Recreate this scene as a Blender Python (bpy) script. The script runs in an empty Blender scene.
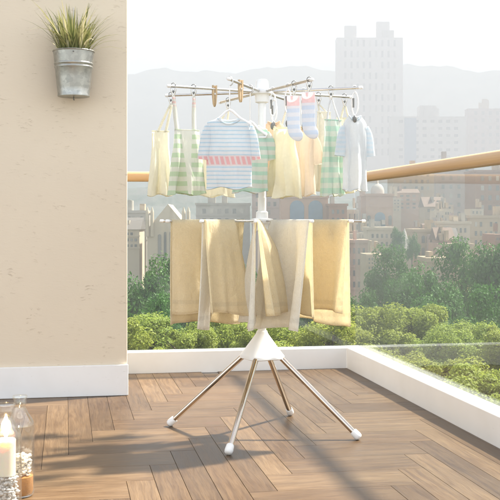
import bpy, math, random
import numpy as np
from mathutils import Vector, Matrix

R = math.radians
random.seed(7)
scene = bpy.context.scene
COL = scene.collection

# ------------------------------------------------------------------ camera model
F = 1030.0            # focal length in photo pixels (500 px wide photo)
H = 0.95              # eye height above the balcony floor
TH = R(10.13)         # camera yaw to the right of the back balustrade's normal
FW = Vector((math.sin(TH), math.cos(TH), 0))
RT = Vector((math.cos(TH), -math.sin(TH), 0))
SUN = Vector((0.694, 0.232, 1.0)).normalized()

def at(px, py, d):
    """the point seen at pixel (px, py) of the photo at depth d"""
    u = (px - 250) / F * d
    p = FW * d + RT * u
    return Vector((p.x, p.y, H + (220 - py) / F * d))

# ------------------------------------------------------------------ mesh helpers
class MB:
    def __init__(s):
        s.v, s.f, s.m, s.uv = [], [], [], []
    def face(s, idx, mi=0):
        s.f.append(tuple(idx)); s.m.append(mi)
    def box(s, lo, hi, mi=0, M=None):
        b = len(s.v)
        for z in (lo[2], hi[2]):
            for x, y in ((lo[0], lo[1]), (hi[0], lo[1]), (hi[0], hi[1]), (lo[0], hi[1])):
                p = Vector((x, y, z))
                s.v.append(tuple(M @ p if M else p))
        for q in ((3, 2, 1, 0), (4, 5, 6, 7), (0, 1, 5, 4), (1, 2, 6, 5), (2, 3, 7, 6), (3, 0, 4, 7)):
            s.face([b + i for i in q], mi)
    def tube(s, pts, rad, n=12, caps=True, mi=0, sq=None):
        pts = [Vector(p) for p in pts]
        if not isinstance(rad, (list, tuple)):
            rad = [rad] * len(pts)
        b = len(s.v)
        ref = None
        for i, p in enumerate(pts):
            t = (pts[min(i + 1, len(pts) - 1)] - pts[max(i - 1, 0)]).normalized()
            if ref is None:
                ref = t.cross(Vector((0, 0, 1)))
                if ref.length < 1e-3:
                    ref = Vector((1, 0, 0))
            a = (ref - t * ref.dot(t)).normalized()
            ref = a
            c = t.cross(a)
            for k in range(n):
                w = 2 * math.pi * k / n
                s.v.append(tuple(p + (a * math.cos(w) + c * math.sin(w)) * rad[i]))
        for i in range(len(pts) - 1):
            for k in range(n):
                k2 = (k + 1) % n
                s.face((b + i * n + k, b + i * n + k2, b + (i + 1) * n + k2, b + (i + 1) * n + k), mi)
        if caps:
            s.face([b + k for k in range(n)][::-1], mi)
            s.face([b + (len(pts) - 1) * n + k for k in range(n)], mi)
    def lathe(s, prof, n=40, o=(0, 0, 0), cap0=False, cap1=False, mi=0):
        b = len(s.v)
        for r, z in prof:
            for k in range(n):
                w = 2 * math.pi * k / n
                s.v.append((o[0] + r * math.cos(w), o[1] + r * math.sin(w), o[2] + z))
        for i in range(len(prof) - 1):
            for k in range(n):
                k2 = (k + 1) % n
                s.face((b + i * n + k, b + i * n + k2, b + (i + 1) * n + k2, b + (i + 1) * n + k), mi)
        if cap0: s.face([b + k for k in range(n)][::-1], mi)
        if cap1: s.face([b + (len(prof) - 1) * n + k for k in range(n)], mi)
    def grid(s, P, closed_u=False, mi=0):
        """P: rows of points"""
        b = len(s.v); nr = len(P); nc = len(P[0])
        for row in P:
            for p in row: s.v.append(tuple(p))
        for i in range(nr - 1):
            for k in range(nc if closed_u else nc - 1):
                k2 = (k + 1) % nc
                s.face((b + i * nc + k, b + i * nc + k2, b + (i + 1) * nc + k2, b + (i + 1) * nc + k), mi)
    def build(s, name, mat, parent=None, smooth=None, bevel=0.0, solid=0.0, loc=None):
        me = bpy.data.meshes.new(name)
        me.from_pydata(s.v, [], s.f)
        mats = mat if isinstance(mat, (list, tuple)) else [mat]
        for m in mats: me.materials.append(m)
        if len(mats) > 1:
            me.polygons.foreach_set('material_index', s.m)
        if smooth is not None:
            me.polygons.foreach_set('use_smooth', [True] * len(me.polygons))
            me.set_sharp_from_angle(angle=R(smooth))
        me.update()
        o = bpy.data.objects.new(name, me)
        COL.objects.link(o)
        if parent: o.parent = parent
        if loc is not None: o.location = loc
        if bevel:
            md = o.modifiers.new('bevel', 'BEVEL'); md.width = bevel; md.segments = 3; md.limit_method = 'ANGLE'; md.angle_limit = R(40)
            md.harden_normals = False
        if solid:
            md = o.modifiers.new('solid', 'SOLIDIFY'); md.thickness = solid; md.offset = 0
        return o

def tag(o, label=None, cat=None, group=None, kind=None):
    if label: o['label'] = label
    if cat: o['category'] = cat
    if group: o['group'] = group
    if kind: o['kind'] = kind
    return o

def empty(name, loc, rz=0.0):
    o = bpy.data.objects.new(name, None)
    o.location = loc; o.rotation_euler = (0, 0, rz); o.empty_display_size = 0.1
    COL.objects.link(o)
    return o

def copy_tree(o, parent=None):
    c = o.copy(); COL.objects.link(c)
    if parent: c.parent = parent
    for ch in [x for x in bpy.data.objects if x.parent is o]:
        copy_tree(ch, c)
    return c

# ------------------------------------------------------------------ material helpers
class NT:
    def __init__(s, name):
        s.mat = bpy.data.materials.new(name); s.mat.use_nodes = True
        s.t = s.mat.node_tree; s.t.nodes.clear()
        s.out = s.t.nodes.new('ShaderNodeOutputMaterial')
    def n(s, typ, props=None, **inp):
        nd = s.t.nodes.new('ShaderNode' + typ)
        for k, v in (props or {}).items(): setattr(nd, k, v)
        for k, v in inp.items():
            key = int(k[1:]) if k[0] == 'i' and k[1:].isdigit() else k.replace('_', ' ')
            s.put(nd.inputs[key], v)
        return nd
    def put(s, sock, v):
        if isinstance(v, bpy.types.NodeSocket): s.t.links.new(v, sock)
        elif isinstance(v, bpy.types.Node): s.t.links.new(v.outputs[0], sock)
        elif isinstance(v, (tuple, list)) and sock.type == 'RGBA' and len(v) == 3: sock.default_value = (*v, 1)
        else: sock.default_value = v
    def math(s, op, a, b=0.0, c=None, clamp=False):
        nd = s.t.nodes.new('ShaderNodeMath'); nd.operation = op; nd.use_clamp = clamp
        s.put(nd.inputs[0], a); s.put(nd.inputs[1], b)
        if c is not None: s.put(nd.inputs[2], c)
        return nd.outputs[0]
    def mix(s, f, a, b, mode='MIX'):
        nd = s.t.nodes.new('ShaderNodeMix'); nd.data_type = 'RGBA'; nd.blend_type = mode
        s.put(nd.inputs[0], f); s.put(nd.inputs[6], a); s.put(nd.inputs[7], b)
        return nd.outputs[2]
    def ramp(s, f, stops):
        nd = s.t.nodes.new('ShaderNodeValToRGB')
        e = nd.color_ramp.elements
        while len(e) < len(stops): e.new(0.5)
        for el, (p, c) in zip(e, stops):
            el.position = p; el.color = (*c, 1) if len(c) == 3 else c
        s.put(nd.inputs[0], f)
        return nd.outputs[0]
    def coord(s, which='Object'):
        return s.t.nodes.new('ShaderNodeTexCoord').outputs[which]
    def mapped(s, vec, scale=(1, 1, 1), loc=(0, 0, 0)):
        nd = s.t.nodes.new('ShaderNodeMapping')
        s.put(nd.inputs[0], vec); nd.inputs['Scale'].default_value = scale; nd.inputs['Location'].default_value = loc
        return nd.outputs[0]
    def noise(s, vec, scale=5.0, detail=4.0, rough=0.55, out='Fac'):
        nd = s.t.nodes.new('ShaderNodeTexNoise')
        s.put(nd.inputs['Vector'], vec); nd.inputs['Scale'].default_value = scale
        nd.inputs['Detail'].default_value = detail; nd.inputs['Roughness'].default_value = rough
        return nd.outputs[out]
    def bump(s, h, strength=0.3, dist=0.01):
        nd = s.t.nodes.new('ShaderNodeBump')
        s.put(nd.inputs['Height'], h); nd.inputs['Strength'].default_value = strength; nd.inputs['Distance'].default_value = dist
        return nd.outputs[0]
    def pbr(s, col, rough=0.5, metal=0.0, normal=None, spec=0.5, **kw):
        nd = s.t.nodes.new('ShaderNodeBsdfPrincipled')
        s.put(nd.inputs['Base Color'], col); s.put(nd.inputs['Roughness'], rough); s.put(nd.inputs['Metallic'], metal)
        nd.inputs['Specular IOR Level'].default_value = spec
        if normal is not None: s.put(nd.inputs['Normal'], normal)
        for k, v in kw.items(): s.put(nd.inputs[k.replace('_', ' ')], v)
        return nd.outputs[0]
    def done(s, shader):
        s.t.links.new(shader, s.out.inputs['Surface']); return s.mat

def simple(name, col, rough=0.5, metal=0.0, var=0.06, scale=20, bump=0.0, spec=0.5):
    t = NT(name); co = t.coord()
    f = t.noise(co, scale, 5)
    c = t.mix(f, tuple(x * (1 - var) for x in col), tuple(min(1, x * (1 + var)) for x in col))
    nrm = t.bump(f, bump, 0.005) if bump else None
    rr = t.math('ADD', t.math('MULTIPLY', f, 0.12), rough - 0.06)
    return t.done(t.pbr(c, rr, metal, nrm, spec))

def cloth(name, colour_fn, trans=0.35, weave=900, bump=0.25):
    """colour_fn(t, co) -> colour socket or tuple; a woven, slightly see-through cloth"""
    t = NT(name); co = t.coord()
    c = colour_fn(t, co)
    f = t.noise(co, 60, 4)
    c = t.mix(t.math('MULTIPLY', f, 0.16), c, (0.55, 0.50, 0.45), 'MULTIPLY')
    w = t.noise(co, weave, 2)
    cr = t.noise(t.mapped(t.noise(co, 6, 2, out='Color'), (1, 1, 1)), 5.0, 3)
    n = t.bump(t.math('ADD', t.math('MULTIPLY', w, 0.35), t.math('ADD', t.math('MULTIPLY', t.noise(t.mapped(co, (34, 34, 14)), 1.0, 4), 2.2), t.math('MULTIPLY', cr, 2.0))), bump * 1.6, 0.005)
    d = t.n('BsdfDiffuse', Color=c, Roughness=0.6, Normal=n)
    tr = t.n('BsdfTranslucent', Color=c, Normal=n)
    m = t.n('MixShader', i0=trans, i1=d, i2=tr)
    return t.done(m.outputs[0])

def thin_glass(name, tint, ior_v=1.5):
    t = NT(name)
    geo = t.n('NewGeometry')
    ior = t.math('ADD', ior_v, t.math('MULTIPLY', geo.outputs['Backfacing'], 1 / ior_v - ior_v))
    fr = t.n('Fresnel', IOR=ior)
    gl = t.n('BsdfGlossy', Color=(1, 1, 1), Roughness=0.0)
    tr = t.n('BsdfTransparent', Color=tint)
    m = t.n('MixShader', i0=fr.outputs[0], i1=tr, i2=gl)
    return t.done(m.outputs[0])

M = {}
t_ = NT('white_paint'); co_w = t_.coord()
n1 = t_.noise(co_w, 3.0, 5, 0.6); n2 = t_.noise(t_.mapped(co_w, (25, 25, 120)), 1.0, 3)
cw = t_.mix(t_.math('MULTIPLY', t_.ramp(n1, [(0.42, (0, 0, 0)), (0.75, (1, 1, 1))]), 0.5), (0.81, 0.80, 0.785), (0.70, 0.68, 0.64))
cw = t_.mix(t_.math('MULTIPLY', t_.ramp(n2, [(0.68, (0, 0, 0)), (0.74, (1, 1, 1))]), 0.35), cw, (0.55, 0.52, 0.48))
M['white_paint'] = t_.done(t_.pbr(cw, t_.math('ADD', 0.38, t_.math('MULTIPLY', n1, 0.2)), 0, t_.bump(t_.noise(co_w, 90, 3), 0.08, 0.002)))
M['white_plastic'] = simple('white_plastic', (0.80, 0.80, 0.79), 0.35, var=0.02)
M['grey_plastic'] = simple('grey_plastic', (0.18, 0.18, 0.17), 0.4)
M['chrome'] = simple('chrome', (0.56, 0.49, 0.42), 0.07, 1.0, var=0.04, scale=8)
M['rod_metal'] = simple('rod_metal', (0.55, 0.53, 0.50), 0.25, 1.0)
M['glass_panel'] = thin_glass('glass_panel', (0.92, 0.94, 0.93), 1.30)
M['jar_glass'] = thin_glass('jar_glass', (0.965, 0.97, 0.96), 1.75)
M['soil'] = simple('soil', (0.06, 0.045, 0.03), 0.9, var=0.4, scale=60, bump=0.6)
M['wax'] = None

def wood_floor():
    t = NT('oak_floor')
    uv = t.n('UVMap', {'uv_map': 'plank_uv'}).outputs[0]
    at_ = t.n('Attribute', {'attribute_name': 'plank', 'attribute_type': 'GEOMETRY'})
    sep = t.n('SeparateColor', Color=at_.outputs['Color'])
    rnd, rnd2 = sep.outputs[0], sep.outputs[1]
    wob = t.noise(t.mapped(uv, (2.2, 9, 1)), 1.0, 3)
    wv = t.n('VectorMath', {'operation': 'ADD'}, i0=uv)
    cmb = t.n('CombineXYZ', Y=t.math('MULTIPLY', wob, 0.05))
    t.put(wv.inputs[1], cmb.outputs[0])
    g1 = t.noise(t.mapped(wv.outputs[0], (2.5, 55, 1)), 1.0, 6, 0.6)
    g2 = t.noise(t.mapped(wv.outputs[0], (9, 260, 1)), 1.0, 4, 0.6)
    g3 = t.noise(t.mapped(uv, (1.3, 6, 1)), 1.0, 2)
    base = t.ramp(rnd, [(0.0, (0.080, 0.051, 0.027)), (0.2, (0.100, 0.065, 0.035)), (0.6, (0.122, 0.081, 0.044)), (1.0, (0.155, 0.107, 0.060))])
    c = t.mix(t.ramp(g1, [(0.36, (0.75, 0.75, 0.75)), (0.62, (0, 0, 0))]), base, (0.50, 0.43, 0.36), 'MULTIPLY')
    c = t.mix(t.math('MULTIPLY', t.ramp(g2, [(0.38, (1, 1, 1)), (0.56, (0, 0, 0))]), 0.55), c, (0.50, 0.42, 0.34), 'MULTIPLY')
    c = t.mix(t.math('MULTIPLY', g3, 0.45), c, (0.62, 0.45, 0.30), 'SOFT_LIGHT')
    # a few knots
    vo = t.n('TexVoronoi', {'feature': 'F1'}, Vector=t.mapped(uv, (1.7, 6.5, 1)), Scale=1.0)
    k = t.ramp(vo.outputs['Distance'], [(0.03, (1, 1, 1)), (0.13, (0, 0, 0))])
    c = t.mix(t.math('MULTIPLY', k, t.math('GREATER_THAN', rnd2, 0.55)), c, (0.09, 0.05, 0.028))
    ob = t.coord()
    dust = t.noise(ob, 2.3, 6, 0.65); spk = t.noise(ob, 75, 3)
    c = t.mix(t.math('MULTIPLY', t.ramp(dust, [(0.45, (0, 0, 0)), (0.75, (1, 1, 1))]), 0.16), c, (0.26, 0.20, 0.14))
    c = t.mix(t.math('MULTIPLY', t.ramp(spk, [(0.70, (0, 0, 0)), (0.76, (1, 1, 1))]), 0.25), c, (0.34, 0.28, 0.20))
    rough = t.math('ADD', 0.22, t.math('ADD', t.math('MULTIPLY', g1, 0.20), t.math('MULTIPLY', dust, 0.16)))
    n = t.bump(t.math('ADD', g2, g1), 0.12, 0.002)
    return t.done(t.pbr(c, rough, 0, n, 0.32))
M['oak_floor'] = wood_floor()

def plaster():
    t = NT('trowelled_plaster'); co = t.coord()
    big = t.noise(co, 1.6, 4)
    fine = t.noise(co, 160, 4)
    wp = t.n('VectorMath', {'operation': 'ADD'}, i0=co, i1=t.n('VectorMath', {'operation': 'SCALE'}, i0=t.noise(co, 9, 3, out='Color'), Scale=0.05).outputs[0])
    sc = t.noise(t.mapped(wp.outputs[0], (26, 26, 105)), 1.0, 5, 0.55)
    mask = t.noise(co, 7, 2)
    s = t.ramp(sc, [(0.59, (0, 0, 0)), (0.68, (1, 1, 1))])
    s = t.math('MULTIPLY', s, t.ramp(mask, [(0.47, (0, 0, 0)), (0.64, (1, 1, 1))]))
    c = t.mix(big, (0.66, 0.57, 0.445), (0.72, 0.63, 0.50))
    c = t.mix(t.math('MULTIPLY', s, 0.45), c, (0.43, 0.34, 0.25))
    h = t.math('SUBTRACT', t.math('ADD', t.math('MULTIPLY', fine, 0.25), t.math('MULTIPLY', sc, 0.5)), s)
    return t.done(t.pbr(c, 0.85, 0, t.bump(h, 0.35, 0.004), 0.2))
M['plaster'] = plaster()

def rail_wood():
    t = NT('rail_wood'); co = t.coord('UV')
    g = t.noise(t.mapped(t.coord('Generated'), (3, 3, 30)), 3.0, 6)
    c = t.ramp(g, [(0.3, (0.38, 0.235, 0.11)), (0.7, (0.53, 0.355, 0.19))])
    return t.done(t.pbr(c, 0.38, 0, None, 0.5))
M['rail_wood'] = rail_wood()

def galvanised():
    t = NT('galvanised_steel'); co = t.coord()
    v = t.n('TexVoronoi', {'feature': 'F1'}, Vector=co, Scale=55.0)
    g = t.noise(t.mapped(co, (30, 30, 3)), 1.0, 4)
    c = t.mix(v.outputs['Color'], (0.30, 0.31, 0.295), (0.46, 0.46, 0.43))
    c = t.mix(t.math('MULTIPLY', g, 0.5), c, (0.30, 0.285, 0.25))
    return t.done(t.pbr(c, t.math('ADD', 0.30, t.math('MULTIPLY', g, 0.2)), 0.95, None))
M['galvanised'] = galvanised()

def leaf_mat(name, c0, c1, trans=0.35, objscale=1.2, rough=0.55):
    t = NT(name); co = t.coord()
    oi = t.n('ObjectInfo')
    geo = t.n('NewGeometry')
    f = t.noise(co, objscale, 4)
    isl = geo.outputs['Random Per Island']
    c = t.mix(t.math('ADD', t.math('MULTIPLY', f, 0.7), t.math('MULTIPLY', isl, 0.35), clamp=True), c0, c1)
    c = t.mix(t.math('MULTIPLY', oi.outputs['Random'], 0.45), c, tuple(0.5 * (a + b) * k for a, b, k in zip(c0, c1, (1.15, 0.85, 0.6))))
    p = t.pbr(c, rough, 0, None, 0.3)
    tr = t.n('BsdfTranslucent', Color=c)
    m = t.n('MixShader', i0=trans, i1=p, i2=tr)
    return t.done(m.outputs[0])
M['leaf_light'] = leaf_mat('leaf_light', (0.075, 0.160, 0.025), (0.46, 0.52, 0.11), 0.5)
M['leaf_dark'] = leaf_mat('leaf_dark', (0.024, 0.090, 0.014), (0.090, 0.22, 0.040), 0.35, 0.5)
M['bark'] = simple('bark', (0.09, 0.07, 0.05), 0.9, var=0.3, scale=3, bump=0.5)

def ground_mat():
    t = NT('city_ground'); co = t.coord()
    f = t.noise(co, 0.02, 6); g = t.noise(co, 0.35, 5)
    c = t.mix(f, (0.035, 0.055, 0.025), (0.16, 0.145, 0.12))
    c = t.mix(g, c, (0.07, 0.09, 0.05), 'SOFT_LIGHT')
    return t.done(t.pbr(c, 0.9, 0, t.bump(g, 0.4, 0.3), 0.2))
M['ground'] = ground_mat()

def hill_mat(name, a, b, sc):
    t = NT(name); co = t.coord()
    f = t.noise(co, sc, 7, 0.65)
    c = t.mix(t.ramp(f, [(0.4, (0, 0, 0)), (0.6, (1, 1, 1))]), a, b)
    return t.done(t.pbr(c, 0.95, 0, t.bump(f, 0.6, 4.0), 0.1))
M['hill_far'] = hill_mat('hill_far', (0.035, 0.055, 0.045), (0.08, 0.09, 0.07), 0.02)
M['hill_mid'] = hill_mat('hill_mid', (0.03, 0.05, 0.035), (0.10, 0.10, 0.085), 0.05)

def facade(name, col, var=0.12):
    t = NT(name); co = t.coord()
    f = t.noise(t.mapped(co, (0.25, 0.25, 0.06)), 1.0, 5)
    g = t.noise(co, 1.5, 4)
    c = t.mix(f, tuple(x * (1 - var) for x in col), tuple(min(1, x * (1 + var)) for x in col))
    c = t.mix(t.math('MULTIPLY', g, 0.3), c, tuple(x * 0.7 for x in col))
    return t.done(t.pbr(c, 0.85, 0, t.bump(g, 0.15, 0.05), 0.2))
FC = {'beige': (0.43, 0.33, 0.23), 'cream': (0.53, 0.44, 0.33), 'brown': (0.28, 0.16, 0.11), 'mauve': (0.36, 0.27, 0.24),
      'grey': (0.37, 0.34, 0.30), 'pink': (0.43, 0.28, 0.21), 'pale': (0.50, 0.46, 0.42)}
for k, c in FC.items(): M['facade_' + k] = facade('facade_' + k, c)
t_ = NT('window_glass'); oi_ = t_.n('ObjectInfo')
M['window_glass'] = t_.done(t_.pbr(t_.ramp(oi_.outputs['Random'], [(0.0, (0.06, 0.065, 0.07)), (0.55, (0.13, 0.13, 0.125)), (0.8, (0.22, 0.20, 0.18)), (1.0, (0.42, 0.38, 0.32))]), 0.2))
M['window_blue'] = simple('window_blue', (0.10, 0.17, 0.25), 0.12, var=0.3, scale=0.7)
M['roof_dark'] = simple('roof_dark', (0.11, 0.095, 0.085), 0.85, var=0.2, scale=1)
M['roof_tile'] = simple('roof_tile', (0.15, 0.095, 0.070), 0.85, var=0.2, scale=1)

# ------------------------------------------------------------------ world, sun, camera
w = bpy.data.worlds.new('World'); scene.world = w; w.use_nodes = True
wt = w.node_tree; wt.nodes.clear()
sky = wt.nodes.new('ShaderNodeTexSky'); sky.sky_type = 'NISHITA'; sky.sun_disc = False
sky.sun_elevation = math.asin(SUN.z); sky.sun_rotation = math.atan2(SUN.x, SUN.y)
sky.air_density = 1.0; sky.dust_density = 0.8; sky.ozone_density = 1.0; sky.altitude = 100
bg = wt.nodes.new('ShaderNodeBackground'); bg.inputs[1].default_value = 0.115
wo = wt.nodes.new('ShaderNodeOutputWorld')
hs = wt.nodes.new('ShaderNodeHueSaturation'); hs.inputs['Saturation'].default_value = 0.45
wm = wt.nodes.new('ShaderNodeMix'); wm.data_type = 'RGBA'; wm.blend_type = 'MULTIPLY'; wm.inputs[0].default_value = 1.0; wm.inputs[7].default_value = (1.0, 0.955, 0.90, 1)
wt.links.new(sky.outputs[0], hs.inputs['Color']); wt.links.new(hs.outputs[0], wm.inputs[6])
tcw = wt.nodes.new('ShaderNodeTexCoord'); mpw = wt.nodes.new('ShaderNodeMapping'); mpw.inputs['Scale'].default_value = (2.2, 2.2, 7.0)
nzw = wt.nodes.new('ShaderNodeTexNoise'); nzw.inputs['Scale'].default_value = 1.6; nzw.inputs['Detail'].default_value = 6
rpw = wt.nodes.new('ShaderNodeValToRGB'); rpw.color_ramp.elements[0].position = 0.35; rpw.color_ramp.elements[0].color = (0.70, 0.72, 0.75, 1); rpw.color_ramp.elements[1].position = 0.68; rpw.color_ramp.elements[1].color = (1, 1, 1, 1)
cmw = wt.nodes.new('ShaderNodeMix'); cmw.data_type = 'RGBA'; cmw.blend_type = 'MULTIPLY'; cmw.inputs[0].default_value = 1.0
wt.links.new(tcw.outputs['Generated'], mpw.inputs[0]); wt.links.new(mpw.outputs[0], nzw.inputs['Vector']); wt.links.new(nzw.outputs[0], rpw.inputs[0])
wt.links.new(wm.outputs[2], cmw.inputs[6]); wt.links.new(rpw.outputs[0], cmw.inputs[7]); wt.links.new(cmw.outputs[2], bg.inputs[0]); wt.links.new(bg.outputs[0], wo.inputs[0])

sl = bpy.data.lights.new('sun', 'SUN'); sl.energy = 5.0; sl.angle = R(3.0); sl.color = (1.0, 0.93, 0.82)
so = bpy.data.objects.new('sun', sl); COL.objects.link(so)
so.rotation_euler = (-SUN).to_track_quat('-Z', 'Y').to_euler(); so.location = (20, 10, 40)

cam = bpy.data.cameras.new('camera'); co_ = bpy.data.objects.new('camera', cam); COL.objects.link(co_)
cam.sensor_width = 36; cam.lens = 36 * F / 500; cam.shift_y = -30 / 500
cam.clip_start = 0.05; cam.clip_end = 6000
co_.location = (0, 0, H); co_.rotation_euler = (R(90), 0, -TH)
scene.camera = co_
vs = scene.view_settings
vs.view_transform = 'Standard'; vs.look = 'None'; vs.gamma = 1.0; vs.use_curve_mapping = False; vs.exposure = 2.46
cy = scene.cycles
cy.max_bounces = 10; cy.transparent_max_bounces = 24; cy.volume_bounces = 2; cy.diffuse_bounces = 4; cy.glossy_bounces = 4
cy.caustics_reflective = False; cy.caustics_refractive = False; cy.sample_clamp_indirect = 6.0

# ------------------------------------------------------------------ balcony floor
BY, BX = 6.40, 1.776            # inner faces of the kerb
WX, WY = 0.328, 5.62            # right-hand corner of the house wall
def make_floor():
    ux, uy, L = 0.103, 0.230, 5
    ox, oy = 1.452 - 5 * ux, 4.228 - uy      # cell (5,0): top-left corner of an upright plank
    x0, x1, y0, y1 = -2.2, BX - 0.001, -1.6, BY - 0.001
    v, f, uvs, cols = [], [], [], []
    g, ch, dz = 0.0006, 0.0009, 0.0011
    rr = random.Random(3)
    def plank(ax, ay, bx, by, horiz):
        if bx < x0 or ax > x1 or by < y0 or ay > y1: return
        off = (rr.random() * 40, rr.random() * 40)
        c = (rr.random(), rr.random(), rr.random(), 1)
        lo, hi = (max(ax + g, x0), max(ay + g, y0)), (min(bx - g, x1), min(by - g, y1))
        if hi[0] - lo[0] < 0.004 or hi[1] - lo[1] < 0.004: return
        b = len(v)
        for (e, z) in ((0, -dz - 0.006), (0, -dz), (ch, 0)):
            for X, Y in ((lo[0] + e, lo[1] + e), (hi[0] - e, lo[1] + e), (hi[0] - e, hi[1] - e), (lo[0] + e, hi[1] - e)):
                v.append((X, Y, z))
        fs = [(8, 9, 10, 11)]
        for r_ in (0, 4):
            for k in range(4):
                k2 = (k + 1) % 4
                fs.append((r_ + k, r_ + k2, r_ + 4 + k2, r_ + 4 + k))
        for q in fs:
            f.append(tuple(b + i for i in q))
            for i in q:
                X, Y, _ = v[b + i]
                uu = (X - ax, (Y - ay) * 0.55) if horiz else (Y - ay, X - ax)
                uvs.append((uu[0] + off[0], uu[1] + off[1])); cols.append(c)
    for j in range(-30, 14):
        for i in range(-60, 30):
            k = (i - j) % 10
            X, Y = ox + i * ux, oy + j * uy
            if k == 0: plank(X, Y, X + L * ux, Y + uy, True)
            if k == 5: plank(X, Y - (L - 1) * uy, X + ux, Y + uy, False)
    me = bpy.data.meshes.new('floor'); me.from_pydata(v, [], f)
    ul = me.uv_layers.new(name='plank_uv'); ul.data.foreach_set('uv', np.array(uvs, dtype=np.float32).ravel())
    ca = me.color_attributes.new('plank', 'FLOAT_COLOR', 'CORNER'); ca.data.foreach_set('color', np.array(cols, dtype=np.float32).ravel())
    me.materials.append(M['oak_floor']); me.update()
    o = bpy.data.objects.new('floor', me); COL.objects.link(o); o['kind'] = 'structure'
    s = MB(); s.box((-2.2, -1.6, -0.30), (2.0, 6.62, -0.0062))
    o2 = s.build('balcony_slab', M['roof_dark']); o2['kind'] = 'structure'
make_floor()

# ------------------------------------------------------------------ house wall with its skirting board
wall = empty('house_wall', (WX, WY, 0))
tag(wall, 'beige trowelled plaster house wall with a white skirting board, behind the hanging bucket', 'wall')
s = MB(); s.box((-2.6, 0, -0.005), (0, 0.98, 3.4)); s.build('plaster_wall', M['plaster'], wall, bevel=0.006)
s = MB(); s.box((-2.6, -0.016, 0.001), (0.004, -0.0005, 0.167)); s.build('skirting_board', M['white_paint'], wall, bevel=0.003)
low = MB(); low.box((-2.2, -1.55, -18.4), (1.95, 6.5, -0.31))
lo_ = low.build('lower_storeys', M['facade_beige'], None); lo_['kind'] = 'structure'; lo_.name = 'building_base'

# ------------------------------------------------------------------ balustrade: kerb, glass, hand rail
bal = empty('glass_balustrade', (BX, BY, 0))
tag(bal, 'clear glass balustrade on a low white kerb, with a round wooden handrail on top', 'balustrade')
KW, KH = 0.105, 0.131
s = MB()
x0, x1 = WX - BX + 0.002, 0.0
# L-shaped kerb profile swept with a mitred corner
def kerb_ring(p):
    return p
pts_in = [(x0, 0), (0, 0), (0, -8.0)]
pts_out = [(x0, KW), (KW, KW), (KW, -8.0)]
b = len(s.v)
for (pi, po) in zip(pts_in, pts_out):
    s.v += [(pi[0], pi[1], -0.004), (pi[0], pi[1], KH), (po[0], po[1], KH), (po[0], po[1], -0.29)]
for i in range(2):
    for k in range(4):
        k2 = (k + 1) % 4
        s.face((b + i * 4 + k, b + i * 4 + k2, b + (i + 1) * 4 + k2, b + (i + 1) * 4 + k))
s.face((b, b + 3, b + 2, b + 1)); s.face((b + 8, b + 9, b + 10, b + 11))
s.build('kerb', M['white_paint'], bal, bevel=0.005)
GZ = 1.20
gm = 0.075
s = MB(); s.box((x0 + 0.002, gm, KH - 0.02), (gm - 0.008, gm + 0.010, GZ)); s.build('glass_panel', M['glass_panel'], bal)
s = MB(); s.box((gm, -8.0, KH - 0.02), (gm + 0.010, gm + 0.008, GZ)); s.build('glass_panel', M['glass_panel'], bal)
s = MB()
rz, rr_ = 1.222, 0.032
ring = []
for k in range(28):
    a = 2 * math.pi * k / 28
    ring.append((math.copysign(abs(math.cos(a)) ** 0.75, math.cos(a)) * rr_ * 1.05, math.copysign(abs(math.sin(a)) ** 0.8, math.sin(a)) * rr_))
c0 = gm + 0.005
rows = []
for (cx, cy_, mx, my) in ((x0 + 0.001, c0, 0, 1), (c0, c0, 1, 1), (c0, -8.0, 1, 0)):
    rows.append([(cx + o * mx, cy_ + o * my, rz + z) for o, z in ring])
s.grid(rows, closed_u=True)
s.face(list(range(28))); s.face([56 + k for k in range(28)][::-1])
s.build('handrail', M['rail_wood'], bal, smooth=50)

# ------------------------------------------------------------------ drying rack
RK = at(262, 433, 4.59); RK.z = 0
rack = empty('drying_rack', RK, -TH)
tag(rack, 'two tier rotary clothes drying rack with white pole and four splayed chrome legs', 'drying rack')
HX = 0.0535
def loc(px, py, dep):
    """rack-local x, y, z of photo pixel at depth dep behind the pole"""
    d = 4.59 + dep
    return ((px - 250) / F * d - HX, dep, H + (220 - py) / F * d)
s = MB(); s.lathe([(0.0185, 0.0), (0.0185, 0.62), (0.0165, 0.62), (0.0165, 1.09)], 28, (0, 0, 0.43), True, True)
s.build('pole', M['white_plastic'], rack, smooth=40)
s = MB()
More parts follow.
